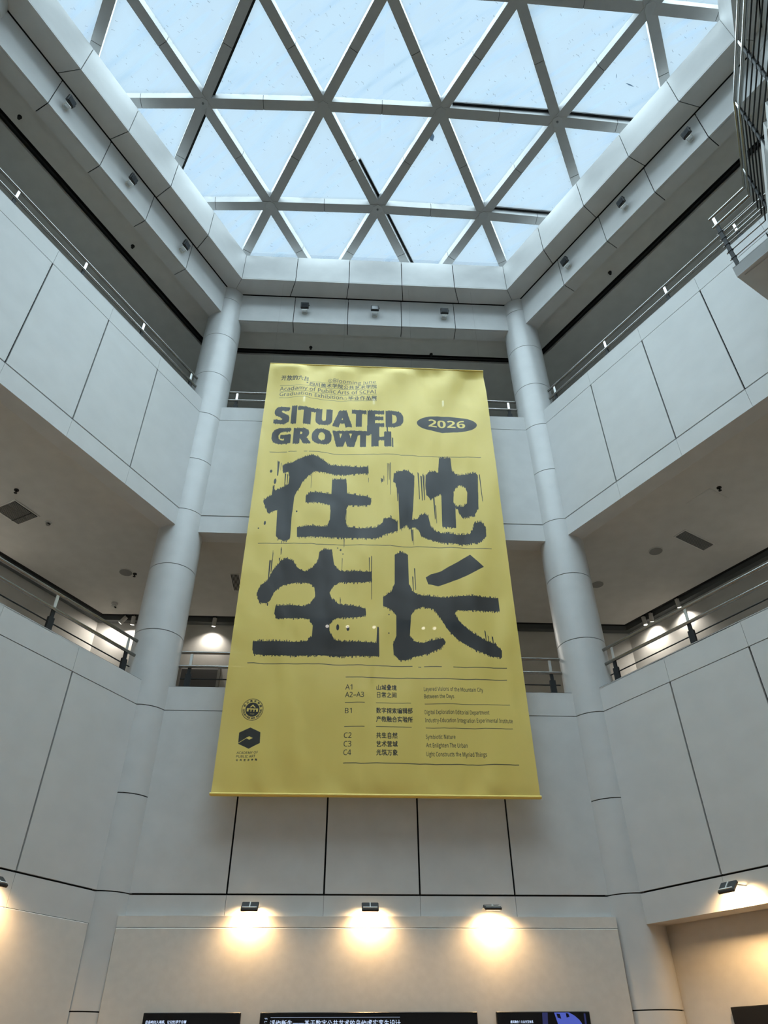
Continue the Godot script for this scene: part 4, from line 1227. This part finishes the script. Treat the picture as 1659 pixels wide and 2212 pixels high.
func banner_texture() -> ImageTexture:
	var paper := Color(0.935, 0.83, 0.43)
	var black := Color(0.115, 0.11, 0.115)
	var c := Canvas.new(2000, 2000, paper, Vector2(1000, 2000))
	# the frayed title and the four brush characters
	var title := [["S", 48, 116, 402, 96], ["T", 150, 237, 402, 96], ["U", 229, 302, 402, 96], ["A", 304, 389, 402, 96], ["T", 387, 452, 400, 96], ["E", 456, 530, 400, 96], ["D", 536, 614, 400, 96],
		["G", 48, 130, 519, 84], ["R", 140, 216, 519, 84], ["O", 219, 303, 519, 84], ["W", 306, 420, 519, 84], ["T", 408, 470, 519, 84], ["H", 474, 560, 519, 84]]
	for o in [[-5, -2], [5, -2], [-5, 2], [5, 2], [0, 0]]:
		for t in title:
			letters(c, t[0], t[1] + 5 + o[0], t[2] - 5 + o[0], t[3] + o[1], t[4], true)
	c.bar(123, 300, 147, 404)
	c.bar(455, 392, 500, 445)
	c.bar(500, 398, 508, 470)
	c.bar(330, 428, 470, 442)
	c.bar(540, 400, 546, 440)
	c.bar(562, 470, 568, 525)
	c.ragged(280, 560, 6.0, 2)
	for n in ["zai_frame", "zai_earth", "di_left"]:
		c.fill([outline(n)])
	c.fill([outline("di_right"), outline("di_hole")])
	for n in ["sheng", "zhang"]:
		c.fill([outline(n)])
	for s in BRUSH["streak_a"] + BRUSH["streak_b"]:
		c.fill([[Vector2(s[0], s[1]), Vector2(s[0] + s[3], s[1] + 4), Vector2(s[0] + s[3], s[2] - 6), Vector2(s[0] + s[3] * 0.5, s[2])]])
	c.ragged(560, 1060, 11.0, 3)
	c.ragged(1060, 1560, 9.0, 4)
	c.fill([outline("zhang_slash")])
	for s in BRUSH["splat_a"] + BRUSH["splat_b"]:
		c.fill([c.ellipse(s[0], s[1], s[2], s[3])])
	# heading
	write_strokes(c, "开放的六月", 60, 188, 96, 128, 3.0)
	letters(c, "Blooming June", 298, 492, 121, 23)
	c.fill([c.ellipse(284, 112, 10, 11), c.ellipse(284, 112, 8.4, 9.2)])
	letters(c, "c", 280, 288, 117, 12)
	write_strokes(c, "*", 172, 190, 134, 152, 2.2)
	write_strokes(c, "四川美术学院公共艺术学院", 190, 497, 131, 158, 2.7)
	letters(c, "Acadamy of Public Arts of SCFAI", 59, 494, 193, 25)
	letters(c, "Graduation Exhibition", 61, 343, 228, 23)
	c.fill([c.ellipse(355, 224, 8, 9), c.ellipse(355, 224, 6.6, 7.4)])
	write_strokes(c, "毕业作品展", 368, 498, 207, 236, 2.7)
	for y in [[165, 496, 125], [58, 496, 160], [58, 496, 199], [60, 496, 239]]:
		c.bar(y[0], y[2], y[1], y[2] + 1.4)
	# year in an oval
	c.fill([c.ellipse(806, 371, 133, 52)])
	# rules
	for y in [[47, 120, 567], [126, 161, 566], [190, 205, 566], [212, 940, 567], [46, 941, 1046], [62, 620, 1555], [640, 650, 1557], [660, 720, 1555], [760, 945, 1555], [394, 940, 1600], [394, 946, 1893]]:
		c.bar(y[0], y[2], y[1], y[2] + 2.2)
	for y in [1691, 1774]:
		for s in [[394, 459], [496, 611], [657, 940]]:
			c.bar(s[0], y, s[1], y + 1.6)
	# programme
	for r in [["A1", 394, 417, 1646], ["A2–A3", 394, 456, 1673], ["B1", 395, 417, 1729], ["C2", 394, 418, 1813], ["C3", 394, 418, 1841], ["C4", 394, 418, 1869]]:
		letters(c, r[0], r[1], r[2], r[3], 18)
	for r in [["山城叠境", 565, 1626], ["日常之间", 565, 1653], ["数字探索编辑部", 616, 1709], ["产教融合实验所", 616, 1739], ["共生自然", 565, 1794], ["艺术营城", 565, 1822], ["光筑万象", 565, 1850]]:
		write_strokes(c, r[0], 496, r[1], r[2], r[2] + 20, 2.0)
	for r in [["Layered Visions of the Mountain City", 855, 1646], ["Between the Days", 755, 1672], ["Digital Exploration Editorial Department", 868, 1727], ["Industry-Education Integration Experimental Institute", 942, 1755], ["Symbiotic Nature", 751, 1811], ["Art Enlighten The Urban", 788, 1839], ["Light Constructs the Myriad Things", 847, 1868]]:
		letters(c, r[0], 656, r[1], r[2], 14)
	# round seal and hexagon emblem
	c.fill([c.ellipse(96, 1721, 35, 37), c.ellipse(96, 1721, 33.4, 35.4)])
	c.fill([c.ellipse(96, 1721, 22.5, 24)])
	var words := "SICHUAN FINE ARTS INSTITUTE"
	for i in words.length():
		var g := deg_to_rad(178.0 - 176.0 * i / (words.length() - 1.0))
		if words[i] != " ":
			letter_turned(c, words[i], Vector2(96, 1721) + Vector2(28 * cos(g), 29.5 * sin(g)), Vector2(6.2, 6.2), g - PI / 2)
	for i in 6:
		var g := deg_to_rad(-155.0 + 130.0 * i / 5.0)
		var mid := Vector2(96, 1721) + Vector2(28 * cos(g), 29.5 * sin(g))
		for s in strokes_of("四川美术学院"[i]):
			c.line(s.map(func(p): return mid + ((p - Vector2(5, 5)) * 0.75).rotated(g + PI / 2)), 1.1)
	c.fill([[Vector2(96, 1781), Vector2(129, 1798), Vector2(131, 1834), Vector2(97, 1851), Vector2(63, 1835), Vector2(62, 1799)]])
	letters(c, "ACADEMY OF", 62, 128, 1868, 7.5)
	letters(c, "PUBLIC ART", 62, 121, 1880, 7.5)
	for i in 6:
		write_strokes(c, "公共艺术学院"[i], 62 + 11.8 * i, 69 + 11.8 * i, 1884.5, 1891, 0.9)
	c.stamp(black)
	# what is left open in the black shapes
	letters(c, "2026", 724, 887, 392, 46, true)
	c.fill([[Vector2(96, 1703), Vector2(106, 1714), Vector2(101, 1714), Vector2(96, 1708.5), Vector2(91, 1714), Vector2(86, 1714)]])
	c.bar(78, 1716.5, 114, 1721)
	for x in [[78, 84], [90, 93], [99.5, 102.5], [108, 114]]:
		c.bar(x[0], 1721, x[1], 1728)
	letters(c, "1940", 89, 103, 1738, 5)
	c.fill([[Vector2(85, 1816), Vector2(95, 1810), Vector2(107, 1816), Vector2(96, 1822)]])
	c.line([Vector2(61, 1834), Vector2(88, 1815.5)], 2.0)
	c.stamp(paper)
	return ImageTexture.create_from_image(c.image)


func build_banner() -> void:
	var w := 4.31
	var h := 8.441
	var zb := -5.25
	var n := FastNoiseLite.new()
	n.seed = 21
	n.frequency = 0.35
	var b := thing("banner", "huge yellow exhibition banner with black lettering hanging in the atrium", "banner", at(0.0485, 12.846 - h, zb))
	var m := mat(Color(1, 1, 1, 0.89), 0.5)
	m.albedo_texture = banner_texture()
	m.transparency = BaseMaterial3D.TRANSPARENCY_ALPHA
	m.backlight_enabled = true
	m.backlight = Color(0.35, 0.35, 0.35)
	m.texture_repeat = false
	var sag := func(u: float, v: float) -> Vector3:
		# u across, v down; pulled up at both upper corners, folds fading downwards
		var near := exp(-v * 9.0)
		var fold := 0.045 * near * sin(u * 23.0 + v * 30.0) + 0.16 * exp(-pow((u - 0.12 - v * 0.2) * 16.0, 2.0)) * exp(-v * 6.0) - 0.12 * exp(-pow((u - 0.93 + v * 0.35) * 15.0, 2.0)) * exp(-v * 11.0)
		var wave := 0.045 * n.get_noise_2d(u * 9.0, v * 6.0) + 0.030 * n.get_noise_2d(u * 26.0 + 50.0, v * 9.0)
		var ends := smoothstep(0.0, 0.02, v) * smoothstep(0.0, 0.02, 1.0 - v)
		var drop := 0.035 * sin(PI * u) * exp(-v * 12.0) * 0.6
		return Vector3((u - 0.5) * w, h * (1.0 - v) - drop, (fold + wave) * ends)
	var st := SurfaceTool.new()
	st.begin(Mesh.PRIMITIVE_TRIANGLES)
	var nu := 60
	var nv := 110
	for j in nv:
		for i in nu:
			var q := [[i, j], [i + 1, j], [i + 1, j + 1], [i, j + 1]]
			for k in [0, 1, 2, 0, 2, 3]:
				var u := float(q[k][0]) / nu
				var v := float(q[k][1]) / nv
				st.set_smooth_group(0)
				st.set_uv(Vector2(u, v))
				st.add_vertex(sag.call(u, v))
	st.generate_normals()
	part("cloth", st.commit(), m, b)
	var plain := mat(Color(0.935, 0.83, 0.43), 0.5)
	rod("bottom_hem", Vector3(-w * 0.5 - 0.015, 0.03, 0), Vector3(w * 0.5 + 0.015, 0.03, 0), 0.019, plain, b, 20)
	rod("top_hem", Vector3(-w * 0.5, h - 0.01, 0), Vector3(w * 0.5, h - 0.01, 0), 0.012, plain, b, 14)
	for x in [-w * 0.5 + 0.05, -0.7, 0.7, w * 0.5 - 0.05]:
		rod("suspension_wire", Vector3(x, h, 0), Vector3(x, 15.506 - 12.846 + h, 0), 0.0006, M.black, b, 6)


# ---------------------------------------------------------------- screens
func screen(called: String, label: String, xf: Transform3D, w: float, h: float, tex: Texture2D) -> void:
	var s := thing(called, label, "screen", xf)
	part("casing", box(w, h, 0.05, 0.006), M.bezel, s, at(0, h * 0.5, 0.025))
	var q := QuadMesh.new()
	q.size = Vector2(w - 0.02, h - 0.02)
	var m := mat(Color(0.01, 0.01, 0.012), 0.25)
	if tex:
		m.emission_enabled = true
		m.emission = Color.WHITE
		m.emission_operator = BaseMaterial3D.EMISSION_OP_MULTIPLY
		m.emission_texture = tex
		m.emission_energy_multiplier = 1.0
	part("display", q, m, s, at(0, h * 0.5, 0.0515))


func build_screens() -> void:
	var dark := Color(0.005, 0.005, 0.012)
	var white := Color(0.80, 0.88, 1.0)
	# units are millimetres of the screen
	var c := Canvas.new(1464, 840, dark, Vector2(2440, 1400))
	c.bar(110, 37, 1565, 41)
	write_strokes(c, "浮屿新生——基于数字公共艺术的岛屿虚实孪生设计", 103, 1575, 62, 126, 6.5)
	for i in 4:
		letter_turned(c, "FLOA"[i], Vector2(58, 52 + 30 * i), Vector2(32, 32), PI / 2, false)
	c.stamp(white)
	var tex_c := ImageTexture.create_from_image(c.image)
	var l := Canvas.new(1070, 620, dark, Vector2(1070, 620))
	write_strokes(l, "自岛屿沉入海底，让记忆浮于云端", 22, 478, 62, 94, 4.5, 0.12)
	letters(l, "When Islands Sink Beneath the Sea, Let Memories Float in the Cloud", 14, 846, 128, 18, true)
	l.stamp(white)
	var tex_l := ImageTexture.create_from_image(l.image)
	var r := Canvas.new(1072, 620, dark, Vector2(1072, 620))
	r.fill([[Vector2(525, 0), Vector2(590, 0), Vector2(560, 300), Vector2(500, 620), Vector2(440, 620), Vector2(510, 200)]])
	r.fill([[Vector2(1010, 10), Vector2(1030, 10), Vector2(1030, 620), Vector2(1000, 620)]])
	r.stamp(Color(0.16, 0.18, 0.36))
	r.fill([[Vector2(665, 0), Vector2(840, 0), Vector2(900, 30), Vector2(950, 70), Vector2(975, 105), Vector2(950, 160), Vector2(860, 260), Vector2(700, 330), Vector2(620, 250), Vector2(700, 130)]])
	r.stamp(Color(0.30, 0.36, 0.72))
	r.fill([[Vector2(690, 10), Vector2(730, 15), Vector2(740, 60), Vector2(700, 50)]])
	r.fill([[Vector2(800, 5), Vector2(830, 10), Vector2(840, 40), Vector2(805, 50)]])
	r.stamp(Color(0.03, 0.03, 0.09))
	write_strokes(r, "虚实融合|公众交互体系", 145, 412, 74, 101, 4.0)
	r.stamp(white)
	var tex_r := ImageTexture.create_from_image(r.image)
	screen("display_screen", "wide black screen with a white headline across its top, middle of three", at(-0.03, 0.718, -5.448), 2.44, 1.40, tex_c)
	screen("display_screen", "small black screen with two slanted white text lines beside the wide screen", at(-2.0, 1.498, -5.448), 1.07, 0.62, tex_l)
	screen("display_screen", "small black screen showing a blue glowing shape beside the wide screen", at(1.942, 1.498, -5.448), 1.072, 0.62, tex_r)
	screen("display_screen", "dark blank screen on the recessed wall", side_xf(1) * at(-1.62, 1.31, -5.95), 1.45, 0.82, null)
